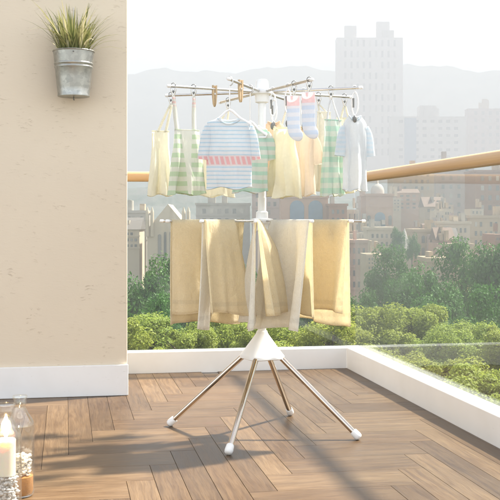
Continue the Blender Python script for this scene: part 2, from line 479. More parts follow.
# four lobed cone hub
prof = [(0.020, 0.458), (0.0225, 0.456), (0.025, 0.450), (0.028, 0.443), (0.052, 0.408), (0.078, 0.368), (0.090, 0.352), (0.093, 0.347), (0.093, 0.336), (0.086, 0.333), (0.030, 0.340)]
n = 64
b = len(s.v)
for r_, z in prof:
    for k in range(n):
        a = 2 * math.pi * k / n
        lob = 1 + 0.10 * math.cos(4 * (a - R(341))) * min(1, max(0, (r_ - 0.03) / 0.05))
        s.v.append((r_ * lob * math.cos(a), r_ * lob * math.sin(a), z))
for i in range(len(prof) - 1):
    for k in range(n):
        k2 = (k + 1) % n
        s.face((b + i * n + k, b + (i + 1) * n + k, b + (i + 1) * n + k2, b + i * n + k2))
s.face([b + k for k in range(n)]); s.face([b + (len(prof) - 1) * n + k for k in range(n)][::-1])
s.build('base_hub', M['white_plastic'], rack, smooth=60)
for deg, rad in ((160, 0.448), (252, 0.452), (71, 0.436), (341, 0.436)):
    a = R(deg); dx, dy = math.cos(a), math.sin(a)
    p0 = Vector((dx * 0.068, dy * 0.068, 0.360)); p1 = Vector((dx * rad, dy * rad, 0.016))
    t_ = (p1 - p0).normalized()
    s = MB(); s.tube([p0, p1], 0.0125, 20)
    leg = s.build('leg', M['chrome'], rack, smooth=40)
    q0 = p1 - t_ * 0.030
    s = MB(); s.tube([q0, q0 + t_ * 0.004, q0 + t_ * 0.026, q0 + t_ * 0.036, q0 + t_ * 0.042], [0.0150, 0.0165, 0.0180, 0.0165, 0.010], 20)
    s.build('foot_cap', M['white_plastic'], leg, smooth=50)
ARM_LO = [206 + 30 * k for k in range(12)]
ARM_UP = [208, 252, 296, 340, 24, 68, 116, 164]
ZL, ZU, AR = 0.945, 1.52, 0.455
s = MB(); s.lathe([(0.019, -0.045), (0.026, -0.042), (0.027, -0.012), (0.048, -0.010), (0.050, 0.0), (0.048, 0.010), (0.027, 0.014), (0.026, 0.04), (0.019, 0.045)], 36, (0, 0, ZL))
s.build('tier_hub', M['white_plastic'], rack, smooth=35)
s = MB(); s.lathe([(0.018, -0.05), (0.030, -0.045), (0.032, -0.012), (0.052, -0.010), (0.054, 0.0), (0.050, 0.012), (0.030, 0.016), (0.028, 0.045), (0.022, 0.055)], 36, (0, 0, ZU), False, True)
s.build('tier_hub', M['white_plastic'], rack, smooth=35)
for z, angs in ((ZL, ARM_LO), (ZU, ARM_UP)):
    for deg in angs:
        a = R(deg); dx, dy = math.cos(a), math.sin(a)
        s = MB(); s.tube([(dx * 0.04, dy * 0.04, z), (dx * AR, dy * AR, z)], 0.0058 if z > 1 else 0.0048, 12)
        arm = s.build('arm', M['rod_metal'], rack, smooth=40)
        s = MB(); s.tube([(dx * (AR - 0.012), dy * (AR - 0.012), z), (dx * (AR + 0.002), dy * (AR + 0.002), z), (dx * (AR + 0.005), dy * (AR + 0.005), z)], [0.0072, 0.0072, 0.004], 12)
        s.build('end_cap', M['white_plastic'], arm, smooth=40)

def rk(name, label, cat, group=None, x=0, y=0, z=0, yaw=0.0):
    """a thing standing in rack-local coordinates but top-level in the scene"""
    p = RK + Matrix.Rotation(-TH, 3, 'Z') @ Vector((x, y, z))
    o = empty(name, p, -TH + yaw)
    return tag(o, label, cat, group)

# ---- towels over the lower arms
def towel_col(rgb, zb=0.345):
    def fn(t, co):
        f = t.noise(co, 300, 3)
        c = t.mix(t.ramp(f, [(0.3, (0, 0, 0)), (0.7, (1, 1, 1))]), tuple(c * 0.95 for c in rgb), tuple(min(1, c * 1.05) for c in rgb))
        z = t.n('SeparateXYZ', Vector=co).outputs['Z']
        band = t.math('LESS_THAN', t.math('ABSOLUTE', t.math('ADD', z, zb)), 0.009)   # woven border
        return t.mix(t.math('MULTIPLY', band, 0.3), c, tuple(c * 0.8 for c in rgb))
    return fn
M['towel_gold'] = cloth('towel_gold', towel_col((0.95, 0.87, 0.67)), 0.55, 420, 0.6)
M['towel_beige'] = cloth('towel_beige', towel_col((0.91, 0.84, 0.66), 0.40), 0.58, 420, 0.6)
M['towel_cream'] = cloth('towel_cream', towel_col((0.95, 0.93, 0.86), 0.405), 0.5, 420, 0.6)

def towel(deg, r0, r1, len_p, len_m, flare_p, flare_m, mat_p, mat_m, label, seed, skew=0.0, r0p=None, r0m=None):
    """folded towel over an arm; p = the flap on the arm's +90 degree side, m = the other"""
    rr = random.Random(seed)
    a = R(deg)
    ax = Vector((math.cos(a), math.sin(a), 0)); nr = Vector((-math.sin(a), math.cos(a), 0))
    ph = [rr.random() * 6.28 for _ in range(8)]
    t = rk('towel', label, 'towel', 'towels hung over the lower arms', z=ZL)
    nu, nv = 26, 26
    e = 0.0075
    R0 = r0
    for side, ln, fl, mt in ((1, len_p, flare_p, mat_p), (-1, len_m, flare_m, mat_m)):
        r0 = (r0p if side > 0 else r0m) or R0
        rows = []
        # over the arm: quarter circle, then down the flap
        prof = [(e * math.sin(q), e * math.cos(q), 0.0) for q in (0, 0.4, 0.8, 1.2)]
        for i in range(1, nv + 1):
            k = i / nv
            prof.append((e + fl * (k ** 0.8), -ln * k, k))
        for (o, zz, k) in prof:
            row = []
            o0 = o
            for j in range(nu + 1):
                uu = j / nu
                o = o0 + fl * (k ** 0.8) * (0.65 - 1.3 * uu) if k else o0
                wdt = (r1 - r0)
                r = r0 + wdt * uu
                r += k * (skew * side + (uu - 0.5) * wdt * 0.10 * math.sin(ph[4]) )
                amp = 0.025 * k ** 0.8
                dn = amp * (math.sin(uu * 6.5 + ph[0] + k * 0.8) + 0.6 * math.sin(uu * 12.0 + ph[1] + side) + 0.3 * math.sin(uu * 23 + ph[2]))
                dn = max(dn, -o * 0.75)
                dz = -0.011 * k * math.sin(uu * 4 + ph[3] + side) - 0.002
                p = ax * r + nr * (side * (o + dn)) + Vector((0, 0, zz + dz))
                row.append(p)
            rows.append(row)
        s = MB(); s.grid(rows)
        fo = s.build('flap', mt, t, smooth=80, solid=0.0045)
        # hem: a slightly thicker rolled edge at the bottom
        h = MB(); h.tube([Vector(p) + Vector((0, 0, 0.001)) for p in rows[-1]], 0.0028, 8)
        h.build('hem', mt, fo, smooth=60)
    return t
G_, B_, C_ = M['towel_gold'], M['towel_beige'], M['towel_cream']
towel(206, 0.085, 0.432, 0.385, 0.445, 0.020, 0.030, G_, B_, 'golden towel over the lower arm farthest left, with a longer beige back flap', 11, r0p=0.12)
towel(236, 0.13, 0.435, 0.385, 0.445, 0.055, 0.085, G_, C_, 'gold and cream towel on the second lower arm from the left', 23, r0p=0.225, r0m=0.20)
towel(266, 0.22, 0.440, 0.375, 0.430, 0.085, 0.026, G_, C_, 'towel seen edge on before the pole, gold flap swung out, narrow cream flap', 31)
towel(296, 0.10, 0.440, 0.385, 0.450, 0.040, 0.060, B_, C_, 'cream towel beside the pole with a short beige flap, second from the right', 43)
towel(326, 0.13, 0.435, 0.435, 0.385, 0.030, 0.020, B_, G_, 'broad gold towel at the right end of the lower tier, longer beige flap behind', 57)

# ---- garments
def lin(t, v, a, b):
    return t.math('MULTIPLY_ADD', v, a, b)
def stripes(base, line, period, duty, jitter=0.0):
    def fn(t, co):
        z = t.n('SeparateXYZ', Vector=co).outputs['Z']
        fr = t.math('FRACT', t.math('DIVIDE', t.math('ADD', z, 5.0), period))
        m = t.math('LESS_THAN', fr, duty)
        return t.mix(m, base, line)
    return fn
def plain(rgb):
    return lambda t, co: t.mix(t.noise(co, 90, 3), tuple(c * 0.95 for c in rgb), tuple(min(1, c * 1.03) for c in rgb))
def plaid(base, line, px, pz):
    def fn(t, co):
        sp = t.n('SeparateXYZ', Vector=co)
        a = t.math('LESS_THAN', t.math('FRACT', t.math('DIVIDE', t.math('ADD', sp.outputs['X'], 5), px)), 0.5)
        b = t.math('LESS_THAN', t.math('FRACT', t.math('DIVIDE', t.math('ADD', sp.outputs['Z'], 5), pz)), 0.5)
        return t.mix(t.math('ADD', t.math('MULTIPLY', a, 0.25), t.math('MULTIPLY', b, 0.6)), base, line)
    return fn
def tee_stripes(t, co):
    """thin blue lines on white, with one band of small red marks"""
    sp = t.n('SeparateXYZ', Vector=co); z, x = sp.outputs['Z'], sp.outputs['X']
    fr = t.math('FRACT', t.math('DIVIDE', t.math('ADD', z, 5.0), 0.0165))
    c = t.mix(t.math('LESS_THAN', fr, 0.32), (0.83, 0.855, 0.87), (0.60, 0.745, 0.83))
    band = t.math('MULTIPLY', t.math('GREATER_THAN', z, -0.190), t.math('LESS_THAN', z, -0.148))
    dash = t.math('FRACT', t.math('DIVIDE', t.math('ADD', t.math('ADD', x, 5.0), t.math('MULTIPLY', z, 0.25)), 0.0215))
    mark = t.math('MULTIPLY', t.math('LESS_THAN', dash, 0.62), t.math('MULTIPLY', t.math('GREATER_THAN', z, -0.185), t.math('LESS_THAN', z, -0.153)))
    c = t.mix(band, c, (0.84, 0.76, 0.75))
    return t.mix(mark, c, (0.86, 0.54, 0.54))
M['c_tee'] = cloth('cloth_blue_stripe', tee_stripes, 0.3)
M['c_tee_sleeve'] = cloth('cloth_blue_stripe_sleeve', stripes((0.80, 0.83, 0.85), (0.55, 0.71, 0.80), 0.0165, 0.36), 0.3)
def green_dress_col(t, co):
    c = stripes((0.84, 0.85, 0.77), (0.64, 0.76, 0.57), 0.040, 0.5)(t, co)
    sp = t.n('SeparateXYZ', Vector=co)
    wd = t.math('ADD', 0.024, t.math('MULTIPLY', sp.outputs['Z'], 0.075))
    m = t.math('LESS_THAN', t.math('ABSOLUTE', t.math('ADD', sp.outputs['X'], 0.004)), wd)
    return t.mix(m, c, (0.87, 0.87, 0.80))
M['c_green'] = cloth('cloth_green_stripe', green_dress_col, 0.35)
M['c_mint'] = cloth('cloth_mint_stripe', stripes((0.82, 0.83, 0.78), (0.60, 0.79, 0.69), 0.036, 0.45), 0.35)
M['c_plaid'] = cloth('cloth_mint_plaid', plaid((0.82, 0.84, 0.78), (0.54, 0.77, 0.66), 0.036, 0.045), 0.35)
M['c_cream'] = cloth('cloth_cream', plain((0.92, 0.90, 0.77)), 0.4)
M['c_yellow'] = cloth('cloth_yellow', plain((0.93, 0.90, 0.74)), 0.4)
M['c_ivory'] = cloth('cloth_ivory', plain((0.89, 0.87, 0.78)), 0.4)
M['c_peach'] = cloth('cloth_peach', plain((0.92, 0.84, 0.73)), 0.4)
M['c_tan'] = cloth('cloth_tan', plain((0.90, 0.77, 0.61)), 0.4)
M['c_white'] = cloth('cloth_white', plain((0.83, 0.85, 0.86)), 0.35)
M['c_blue'] = cloth('cloth_pale_blue', stripes((0.80, 0.84, 0.87), (0.74, 0.82, 0.87), 0.02, 0.5), 0.35)
def sock_col(t, co):
    z = t.n('SeparateXYZ', Vector=co).outputs['Z']
    fr = t.math('FRACT', t.math('DIVIDE', t.math('ADD', z, 5.0), 0.034))
    c = t.mix(t.math('LESS_THAN', fr, 0.5), (0.82, 0.83, 0.86), (0.70, 0.77, 0.86))
    return t.mix(t.math('GREATER_THAN', z, -0.042), c, (0.87, 0.70, 0.70))
M['c_sock'] = cloth('cloth_sock', sock_col, 0.3)
def strap_col(t, co):
    z = t.n('SeparateXYZ', Vector=co).outputs['Z']
    fr = t.math('FRACT', t.math('DIVIDE', t.math('ADD', z, 5.0), 0.018))
    c = t.mix(t.math('LESS_THAN', fr, 0.5), (0.84, 0.82, 0.76), (0.86, 0.68, 0.63))
    return t.mix(t.math('LESS_THAN', z, 0.10), c, (0.82, 0.82, 0.74))
M['c_strap'] = cloth('cloth_strap', strap_col, 0.3)

def body_mesh(stations, depth, seed, scoop=0.0, nu=44, folds=1.0, sub=5):
    """flattened cloth tube; stations: (z, half width), top first; deep soft folds grow towards the hem"""
    rr = random.Random(seed); ph = [rr.random() * 6.28 for _ in range(10)]
    st = []
    for (z0, w0), (z1, w1) in zip(stations, stations[1:]):
        for i in range(sub):
            k = i / sub
            st.append((z0 + (z1 - z0) * k, w0 + (w1 - w0) * k))
    st.append(stations[-1])
    zt, zb = st[0][0], st[-1][0]
    rows = []
    for z, hw in st:
        k = (zt - z) / (zt - zb)
        dp = depth * (0.25 + 0.75 * min(1, k * 2.2)) * min(1.0, hw / 0.05)
        row = []
        for j in range(nu):
            a = 2 * math.pi * j / nu
            cx = math.copysign(abs(math.cos(a)) ** 0.8, math.cos(a)); sy = math.copysign(abs(math.sin(a)) ** 0.7, math.sin(a))
            fr = 1 if sy > 0 else -1
            amp = folds * 0.011 * (0.15 + k)
            wv = amp * (math.sin(cx * 4.5 + ph[0] + k * 1.3) + 0.7 * math.sin(cx * 8.5 + ph[1 + (fr > 0)] - k) + 0.35 * math.sin(cx * 17 + ph[3] + 3 * k)
                        + 0.5 * math.sin(z * 28 + cx * 3 + ph[5]))
            x = cx * hw * (1 + 0.03 * math.sin(k * 7 + ph[4]))
            y = sy * dp + wv * abs(sy) ** 0.5 * (1 - abs(cx) ** 6 * 0.5)
            zz = z - 0.006 * k * math.sin(cx * 5 + ph[6])
            if scoop: zz -= scoop * (1.0 if fr < 0 else 0.35) * max(0.0, 1 - (zt - z) / 0.045) * max(0.0, 1 - (x / stations[0][1]) ** 2)
            row.append((x, y, zz))
        rows.append(row)
    s = MB(); s.grid(rows, closed_u=True)
    return s, rows

def sleeve_mesh(p0, p1, w0, w1, dep, seed):
    """short flattened sleeve tube from the shoulder p0 to the cuff p1"""
    rr = random.Random(seed); ph = rr.random() * 6.28
    p0, p1 = Vector(p0), Vector(p1)
    t = (p1 - p0).normalized(); sd = Vector((-t.z, 0, t.x))
    rows = []
    for i in range(11):
        k = i / 10
        c = p0.lerp(p1, k); hw = (w0 + (w1 - w0) * k) * (0.45 + 0.55 * min(1, k / 0.35) ** 0.6)
        row = []
        for j in range(24):
            a = 2 * math.pi * j / 24
            wob = 0.004 * math.sin(5 * math.cos(a) + ph + 3 * k) * k
            row.append(c + sd * (hw * math.cos(a)) + Vector((0, dep * math.sin(a) * (0.6 + 0.4 * k) + wob, 0)))
        rows.append(row)
    s = MB(); s.grid(rows, closed_u=True)
    return s

def hem_ring(row, mat, t):
    s = MB(); s.tube([Vector(p) for p in list(row) + [row[0]]], 0.0021, 6, False); s.build('hem', mat, t, smooth=60)

def tshirt(px, py0, py1, dep, yaw, hw, label, mat, smat, seed, slope=0.016, sl=(0.062, 0.10), neck=True, folds=1.0, cat='T-shirt', name='tshirt', collar=None, x=None):
    X, Y, Z = loc(px, py0, dep); hgt = Z - loc(px, py1, dep)[2]
    t = rk(name, label, cat, 'baby clothes hung on the upper arms', X if x is None else x, Y, Z, yaw)
    nw = hw * 0.50
    st = [(0.0, nw), (-slope * 0.45, hw * 0.82), (-slope * 0.9, hw * 0.99), (-slope - 0.03, hw * 1.0), (-hgt * 0.35, hw * 0.95), (-hgt * 0.6, hw * 0.96), (-hgt, hw * 1.02)]
    b_, rows = body_mesh(st, 0.022, seed, 0.022, folds=folds)
    b_.build('body', mat, t, smooth=80); hem_ring(rows[-1], mat, t)
    for sg in (-1, 1):
        m = sleeve_mesh((sg * hw * 0.90, 0, -slope * 0.8 - 0.012), (sg * (hw + sl[0]), 0.006 * sg, -slope * 0.8 - 0.012 - sl[1]), 0.026, 0.028, 0.014, seed + 5 + sg)
        m.build('sleeve', smat, t, smooth=80)
    if neck:
        c = MB(); c.tube([(rows[0][j % 44][0], rows[0][j % 44][1], rows[0][j % 44][2] + 0.001) for j in range(45)], 0.0042, 8, False)
        c.build('collar', collar or smat, t, smooth=60)
    return t

def camisole(px, py0, py1, dep, yaw, hw_t, hw_b, label, mat, seed, hang=(), straps=(-0.6, 0.6), top=1.476, smat=None, folds=1.0, name='camisole', cat='camisole', sw=0.009):
    X, Y, Z = loc(px, py0, dep); hgt = Z - loc(px, py1, dep)[2]
    t = rk(name, label, cat, 'baby clothes hung on the upper arms', X, Y, Z, yaw)
    st = [(0.0, hw_t), (-hgt * 0.25, hw_t * 1.04), (-hgt * 0.6, hw_t + (hw_b - hw_t) * 0.6), (-hgt, hw_b)]
    b_, rows = body_mesh(st, 0.026, seed, folds=folds)
    b_.build('body', mat, t, smooth=80); hem_ring(rows[-1], mat, t); hem_ring(rows[0], mat, t)
    for n_, k in enumerate(straps):
        xs = k * hw_t
        rows = []
        zt = top - Z
        hp = hang[min(n_, len(hang) - 1)]
        tg = Matrix.Rotation(-yaw, 3, 'Z') @ Vector((hp[0] - X, hp[1] - Y, 0))
        tx, ty = tg.x + (0.004 * (1 if k > 0 else -1) if len(hang) == 1 else 0), tg.y
        for i in range(13):
            q = i / 12
            zz = -0.006 + (zt + 0.006) * q
            xo = xs + (tx - xs) * q; yo = ty * q
            wq = sw * (1 - 0.35 * q ** 3)
            yo += 0.003 * math.sin(q * 3.14) - 0.003
            rows.append([(xo - wq, yo, zz), (xo, yo - 0.003, zz), (xo + wq, yo, zz)])
        s = MB(); s.grid(rows); s.build('strap', smat or mat, t, smooth=80, solid=0.002)
    return t

def arm_pt(deg, r): return r * math.cos(R(deg)), r * math.sin(R(deg))
# blue striped T-shirt on its hanger, in front
TX, TY = arm_pt(252, 0.44); MX, MY = arm_pt(252, 0.17)
tshirt(229, 119, 188, TY, R(2), 0.093, 'white T-shirt with thin blue stripes and a band of red marks, on a white hanger', M['c_tee'], M['c_tee'], 3, sl=(0.008, 0.140), folds=0.6, x=TX - 0.002)
tshirt(251, 126, 192, MY, R(8), 0.078, 'mint green striped T-shirt half hidden behind the blue striped one', M['c_mint'], M['c_mint'], 5, sl=(0.02, 0.12), x=MX)
tshirt(273, 122, 186, arm_pt(68, 0.15)[1], R(-6), 0.052, 'small tan T-shirt hanging right beside the upper pole', M['c_tan'], M['c_tan'], 8, sl=(0.008, 0.11), slope=0.035, x=arm_pt(68, 0.15)[0])
tshirt(306, 126, 195, arm_pt(340, 0.195)[1], R(-14), 0.050, 'peach T-shirt with drooping sleeves hanging below the two socks', M['c_peach'], M['c_peach'], 13, sl=(0.012, 0.125), slope=0.04, x=arm_pt(340, 0.195)[0])
tshirt(353, 116, 190, arm_pt(340, 0.425)[1], R(16), 0.056, 'plain white T-shirt with pale blue sleeves at the right end of the upper tier', M['c_white'], M['c_blue'], 17, sl=(0.014, 0.13), slope=0.04, x=arm_pt(340, 0.425)[0])
camisole(160.5, 131, 195, 0.118, R(14), 0.038, 0.058, 'cream yellow sleeveless top at the left end of the upper tier', M['c_cream'], 21, [arm_pt(164, 0.432)], straps=(-0.35, 0.6), smat=M['c_cream'], sw=0.006, folds=1.5)
camisole(187, 130, 194, -0.185, R(26), 0.058, 0.090, 'green and white striped dress hung by two pink checked straps', M['c_green'], 25, [arm_pt(208, 0.43), arm_pt(208, 0.335)], straps=(-0.80, 0.55), smat=M['c_strap'], name='striped_dress', cat='dress', sw=0.010, folds=1.5)
camisole(284, 128, 197, -0.155, R(-32), 0.052, 0.084, 'long pale yellow dress held by two dark grips, below the white wire clips', M['c_yellow'], 29, [arm_pt(296, 0.105), arm_pt(296, 0.245)], straps=(-0.6, 0.6), top=1.362, name='yellow_dress', cat='dress', folds=1.7)
camisole(333, 120, 195, -0.10, R(24), 0.042, 0.056, 'mint and white plaid camisole with thin straps beside the white T-shirt', M['c_plaid'], 33, [arm_pt(340, 0.318)], straps=(-0.75, 0.75), smat=M['c_white'], sw=0.004, folds=1.3)
camisole(324, 112, 190, arm_pt(24, 0.285)[1], R(20), 0.034, 0.052, 'ivory sleeveless top partly hidden behind the peach T-shirt', M['c_ivory'], 37, [arm_pt(24, 0.285)], straps=(-0.6, 0.6), sw=0.005, folds=1.5)
camisole(217, 140, 196, 0.323, R(-10), 0.066, 0.088, 'pale yellow vest showing below and behind the striped T-shirt', M['c_cream'], 41, [arm_pt(116, 0.36)], straps=(-0.6, 0.6), sw=0.005)

camisole(285, 134, 196, arm_pt(68, 0.33)[1], R(-8), 0.060, 0.085, 'ivory vest hanging behind the yellow dress and the tan T-shirt', M['c_ivory'], 45, [arm_pt(68, 0.33)], straps=(-0.5, 0.5), sw=0.005, folds=1.5)
camisole(345, 118, 192, arm_pt(24, 0.42)[1], R(14), 0.040, 0.054, 'pale yellow vest between the plaid camisole and the white T-shirt', M['c_cream'], 49, [arm_pt(24, 0.42)], straps=(-0.5, 0.5), sw=0.005, folds=1.5)
def sock(x, y, label, seed, yaw):
    t = rk('sock', label, 'sock', 'pair of socks on the upper arm', x, y, 1.470, yaw)
    rr = random.Random(seed); rows = []
    cl = [Vector((0, 0, 0)), Vector((0, 0, -0.045)), Vector((0, 0, -0.09)), Vector((0.001, 0, -0.130)), Vector((0.005, 0, -0.150)), Vector((0.018, 0, -0.165)), Vector((0.034, 0, -0.171)), Vector((0.044, 0, -0.172))]
    wd = [0.029, 0.030, 0.029, 0.029, 0.031, 0.027, 0.023, 0.010]
    for i, (c, w_) in enumerate(zip(cl, wd)):
        tt = (cl[min(i + 1, len(cl) - 1)] - cl[max(0, i - 1)]).normalized(); sd = Vector((-tt.z, 0, tt.x))
        rows.append([c + sd * (w_ * math.cos(2 * math.pi * j / 20)) + Vector((0, 0.008 * math.sin(2 * math.pi * j / 20) * (1 if i < 7 else .5), 0)) for j in range(20)])
    s = MB(); s.grid(rows, closed_u=True); s.face([7 * 20 + j for j in range(20)])
    o = s.build('knit', M['c_sock'], t, smooth=80)
    md = o.modifiers.new('sub', 'SUBSURF'); md.levels = 1; md.render_levels = 2
    return t
a = R(296)
sock(0.30 * math.cos(a) - 0.004, 0.30 * math.sin(a), 'pale blue sock with a pink cuff, nearer the pole', 1, R(-25))
sock(0.43 * math.cos(a) - 0.004, 0.43 * math.sin(a), 'pale blue sock with a pink cuff, at the tip of the upper arm', 2, R(-25))

# hangers
def hanger(x, y, label, z=1.372, hw=0.085, yaw=0.0):
    t = rk('clothes_hanger', label, 'hanger', 'hangers on the upper arms', x, y, z, yaw)
    s = MB(); s.tube([(-hw, 0, -0.036), (-hw * 0.5, 0, -0.012), (-0.012, 0, 0.016), (0, 0, 0.022), (0.012, 0, 0.016), (hw * 0.5, 0, -0.012), (hw, 0, -0.036), (hw * 0.96, 0, -0.046), (0, 0, -0.048), (-hw * 0.96, 0, -0.046), (-hw, 0, -0.036)], 0.0052, 10)
    s.build('frame', M['white_plastic'], t, smooth=60)
    top = 1.531 - z
    pts = [(0, 0, 0.02), (0, 0, top - 0.035)]
    for i in range(9):
        q = math.pi * (-0.5 + 1.35 * i / 8)
        pts.append((0.013 * math.cos(q) , 0, top - 0.0185 + 0.0185 * math.sin(q)))
    s = MB(); s.tube(pts, 0.0025, 8); s.build('hook', M['rod_metal'], t, smooth=60)
    return t
hanger(TX, TY, 'white hanger inside the blue striped T-shirt', z=1.374)
hanger(MX, MY, 'white hanger inside the mint green striped T-shirt', z=1.352, hw=0.07)

# clips and pegs
def make_clip():
    t = empty('clip', (0, 0, 0))
    pts = [(0.0095 * math.cos(2 * math.pi * i / 16), 0, 0.001 + 0.0095 * math.sin(2 * math.pi * i / 16)) for i in range(17)]
    s = MB(); s.tube(pts, 0.0017, 6, False); s.build('ring', M['grey_plastic'], t, smooth=60)
    for sg in (-1, 1):
        s = MB()
        s.tube([(sg * 0.010, 0, -0.010), (sg * 0.007, 0, -0.024), (sg * 0.003, 0, -0.036), (sg * 0.0032, 0, -0.050)], [0.003, 0.0042, 0.004, 0.003], 8)
        s.build('jaw', M['rod_metal'], t, smooth=60)
    s = MB(); s.tube([(0, -0.006, -0.026), (0, 0.006, -0.026)], 0.0045, 10); s.build('spring', M['grey_plastic'], t, smooth=60)
    return t
proto = None
def clip(x, y, label, ztop=1.5235, rot=0.0):
    global proto
    p = RK + Matrix.Rotation(-TH, 3, 'Z') @ Vector((x, y, ztop))
    if proto is None:
        proto = make_clip(); o = proto
    else:
        o = copy_tree(proto)
    o.location = p; o.rotation_euler = (0, 0, -TH + rot)
    tag(o, label, 'clip', 'clips along the upper arms')
    return o
clip(*arm_pt(208, 0.43), 'metal clip at the tip of the upper arm, holding the outer pink checked strap')
clip(*arm_pt(208, 0.335), 'metal clip holding the inner pink checked strap')
clip(*arm_pt(164, 0.432), 'metal clip holding the straps of the cream yellow top')
clip(*arm_pt(296, 0.300), 'metal clip holding the sock nearer the pole')
clip(*arm_pt(296, 0.430), 'metal clip holding the sock at the arm tip')
clip(*arm_pt(340, 0.318), 'metal clip holding the straps of the mint plaid camisole')
clip(*arm_pt(24, 0.285), 'metal clip holding the straps of the ivory top')
clip(*arm_pt(68, 0.33), 'metal clip holding the straps of the ivory vest behind the yellow dress')
clip(*arm_pt(24, 0.42), 'metal clip holding the straps of the pale yellow vest beside the white T-shirt')
clip(*arm_pt(116, 0.36), 'metal clip holding the straps of the pale yellow vest')

def wire_clip(x, y, label, zb):
    """long white wire grip hanging from the arm with a dark jaw at the bottom"""
    t = rk('wire_grip', label, 'clip', 'long white wire grips', x, y, 1.52, R(-10))
    ht = zb - 1.52
    s = MB()
    pts = [(0, 0, 0.008)] + [(0.012 * math.sin(q), 0, 0.008 - 0.06 - 0.055 * (1 - math.cos(q)) / 1.0) for q in (0.0,)]
    loop = []
    for i in range(21):
        q = 2 * math.pi * i / 20
        loop.append((0.014 * math.sin(q), 0, -0.068 + 0.050 * math.cos(q)))
    s.tube(loop, 0.0030, 8, False)
    s.tube([(0, 0, -0.018), (0, 0, -0.004), (0.006, 0, 0.004), (0.003, 0, 0.009), (-0.006, 0, 0.009), (-0.009, 0, 0.002)], 0.0022, 8)
    s.build('wire_loop', M['white_plastic'], t, smooth=60)
    s = MB(); s.tube([(-0.006, -0.004, -0.045), (-0.006, -0.004, -0.085)], 0.0042, 8); s.build('lever', M['grey_plastic'], t, smooth=60)
    s = MB(); s.lathe([(0.003, 0.012), (0.008, 0.006), (0.0095, -0.004), (0.007, -0.014), (0.003, -0.018)], 16, (0, -0.008, ht), True, True)
    s.build('grip_jaw', M['grey_plastic'], t, smooth=60)
    s = MB(); s.tube([(0, 0, -0.118), (0, -0.006, ht + 0.01)], 0.0026, 8); s.build('stem', M['white_plastic'], t, smooth=60)
    return t
wire_clip(*arm_pt(296, 0.105), 'long white wire grip with a dark jaw, holding the yellow dress nearer the pole', 1.362)
wire_clip(*arm_pt(296, 0.245), 'long white wire grip with a dark jaw, holding the yellow dress beside the socks', 1.362)

wire_clip(*arm_pt(340, 0.195), 'long white wire grip holding the collar of the peach T-shirt', 1.362)
wire_clip(*arm_pt(68, 0.15), 'long white wire grip holding the collar of the small tan T-shirt', 1.392)
wire_clip(*arm_pt(340, 0.425), 'white wire grip holding the collar of the white T-shirt at the arm tip', 1.388)
M['peg_wood'] = simple('peg_wood', (0.52, 0.38, 0.22), 0.6, var=0.15, scale=120)
def peg(x, y, label, ang):
    t = rk('wooden_peg', label, 'clothes peg', 'wooden pegs on the upper arms', x, y, 1.53, ang)
    for sg in (-1, 1):
        s = MB()
        q0 = len(s.v)
        pr = [(0.0015, 0.004), (0.009, 0.006), (0.010, -0.03), (0.006, -0.075), (0.001, -0.088), (0.0, -0.03)]
        for yy in (-0.006, 0.006):
            for xx, zz in pr: s.v.append((sg * (xx + 0.0008), yy, zz))
        nn = len(pr)
        s.face(range(nn)); s.face([nn + i for i in range(nn)][::-1])
        for i in range(nn):
            i2 = (i + 1) % nn; s.face((i, i2, nn + i2, nn + i))
        s.build('peg_half', M['peg_wood'], t)
    s = MB(); s.tube([(0, -0.008, -0.032), (0, 0.008, -0.032)], 0.0042, 10); s.build('spring', M['rod_metal'], t, smooth=60)
peg(*arm_pt(208, 0.235), 'wooden peg beside the shoulder of the blue striped T-shirt, left of its hanger', R(20))
peg(*arm_pt(252, 0.30), 'wooden peg behind the hook of the blue striped T-shirt hanger', R(40))

# ------------------------------------------------------------------ bucket with its plant
bc = Vector((0.040, WY - 0.113, 1.600))
bk = empty('metal_bucket', bc)
tag(bk, 'small galvanised metal bucket hung on the plaster wall as a planter', 'bucket')
s = MB()
ro = lambda z: 0.0825 + (0.1065 - 0.0825) * z / 0.25
pf = [(0.0, 0.002), (0.070, 0.002), (0.0775, 0.0), (0.0835, 0.0), (0.0845, 0.006), (0.0830, 0.010)]
for z in (0.05, 0.10, 0.150): pf.append((ro(z), z))
pf += [(ro(.156) + .0022, .157), (ro(.160) + .003, .161), (ro(.165) + .0022, .165), (ro(.168), .168), (ro(.172), .172), (ro(.176) + .0022, .176), (ro(.18) + .003, .180), (ro(.184) + .0022, .184), (ro(.188), .187)]
pf += [(ro(0.22), 0.22), (ro(0.248), 0.248)]
pf += [(ro(.246) - 0.002, .248), (ro(.2) - .002, .2), (ro(.1) - 0.003, .1)]
s.lathe(pf, 64); bb = s.build('body', M['galvanised'], bk, smooth=35)
s = MB(); rp = [(ro(.25) + 0.0042 * math.cos(q), 0.251 + 0.0042 * math.sin(q)) for q in [2 * math.pi * i / 12 for i in range(13)]]
s.lathe(rp, 64); s.build('rim', M['galvanised'], bk, smooth=60)
s = MB(); s.lathe([(0.0, 0.222), (0.095, 0.222)], 32); s.build('soil', M['soil'], bk)
s = MB(); s.lathe([(0.0045, 0.0), (0.003, 0.003), (0.0, 0.004)], 12)
for v_i in range(len(s.v)):
    x, y, z = s.v[v_i]; s.v[v_i] = (x - 0.002, -ro(.235) - z, 0.236 + y)
s.build('rivet', M['grey_plastic'], bk)
s = MB(); s.box((-0.003, -0.086, 0.004), (0.001, -0.084, 0.246)); 
s.tube([(0.0, 0, 0.0), (0, 0, -0.016), (0.004, 0, -0.020)], 0.0035, 8)
s.v = s.v[8:]; s.f = [tuple(i - 8 for i in f) for f in s.f[6:]]; s.m = s.m[6:]
s.build('drain_nipple', M['grey_plastic'], bk)
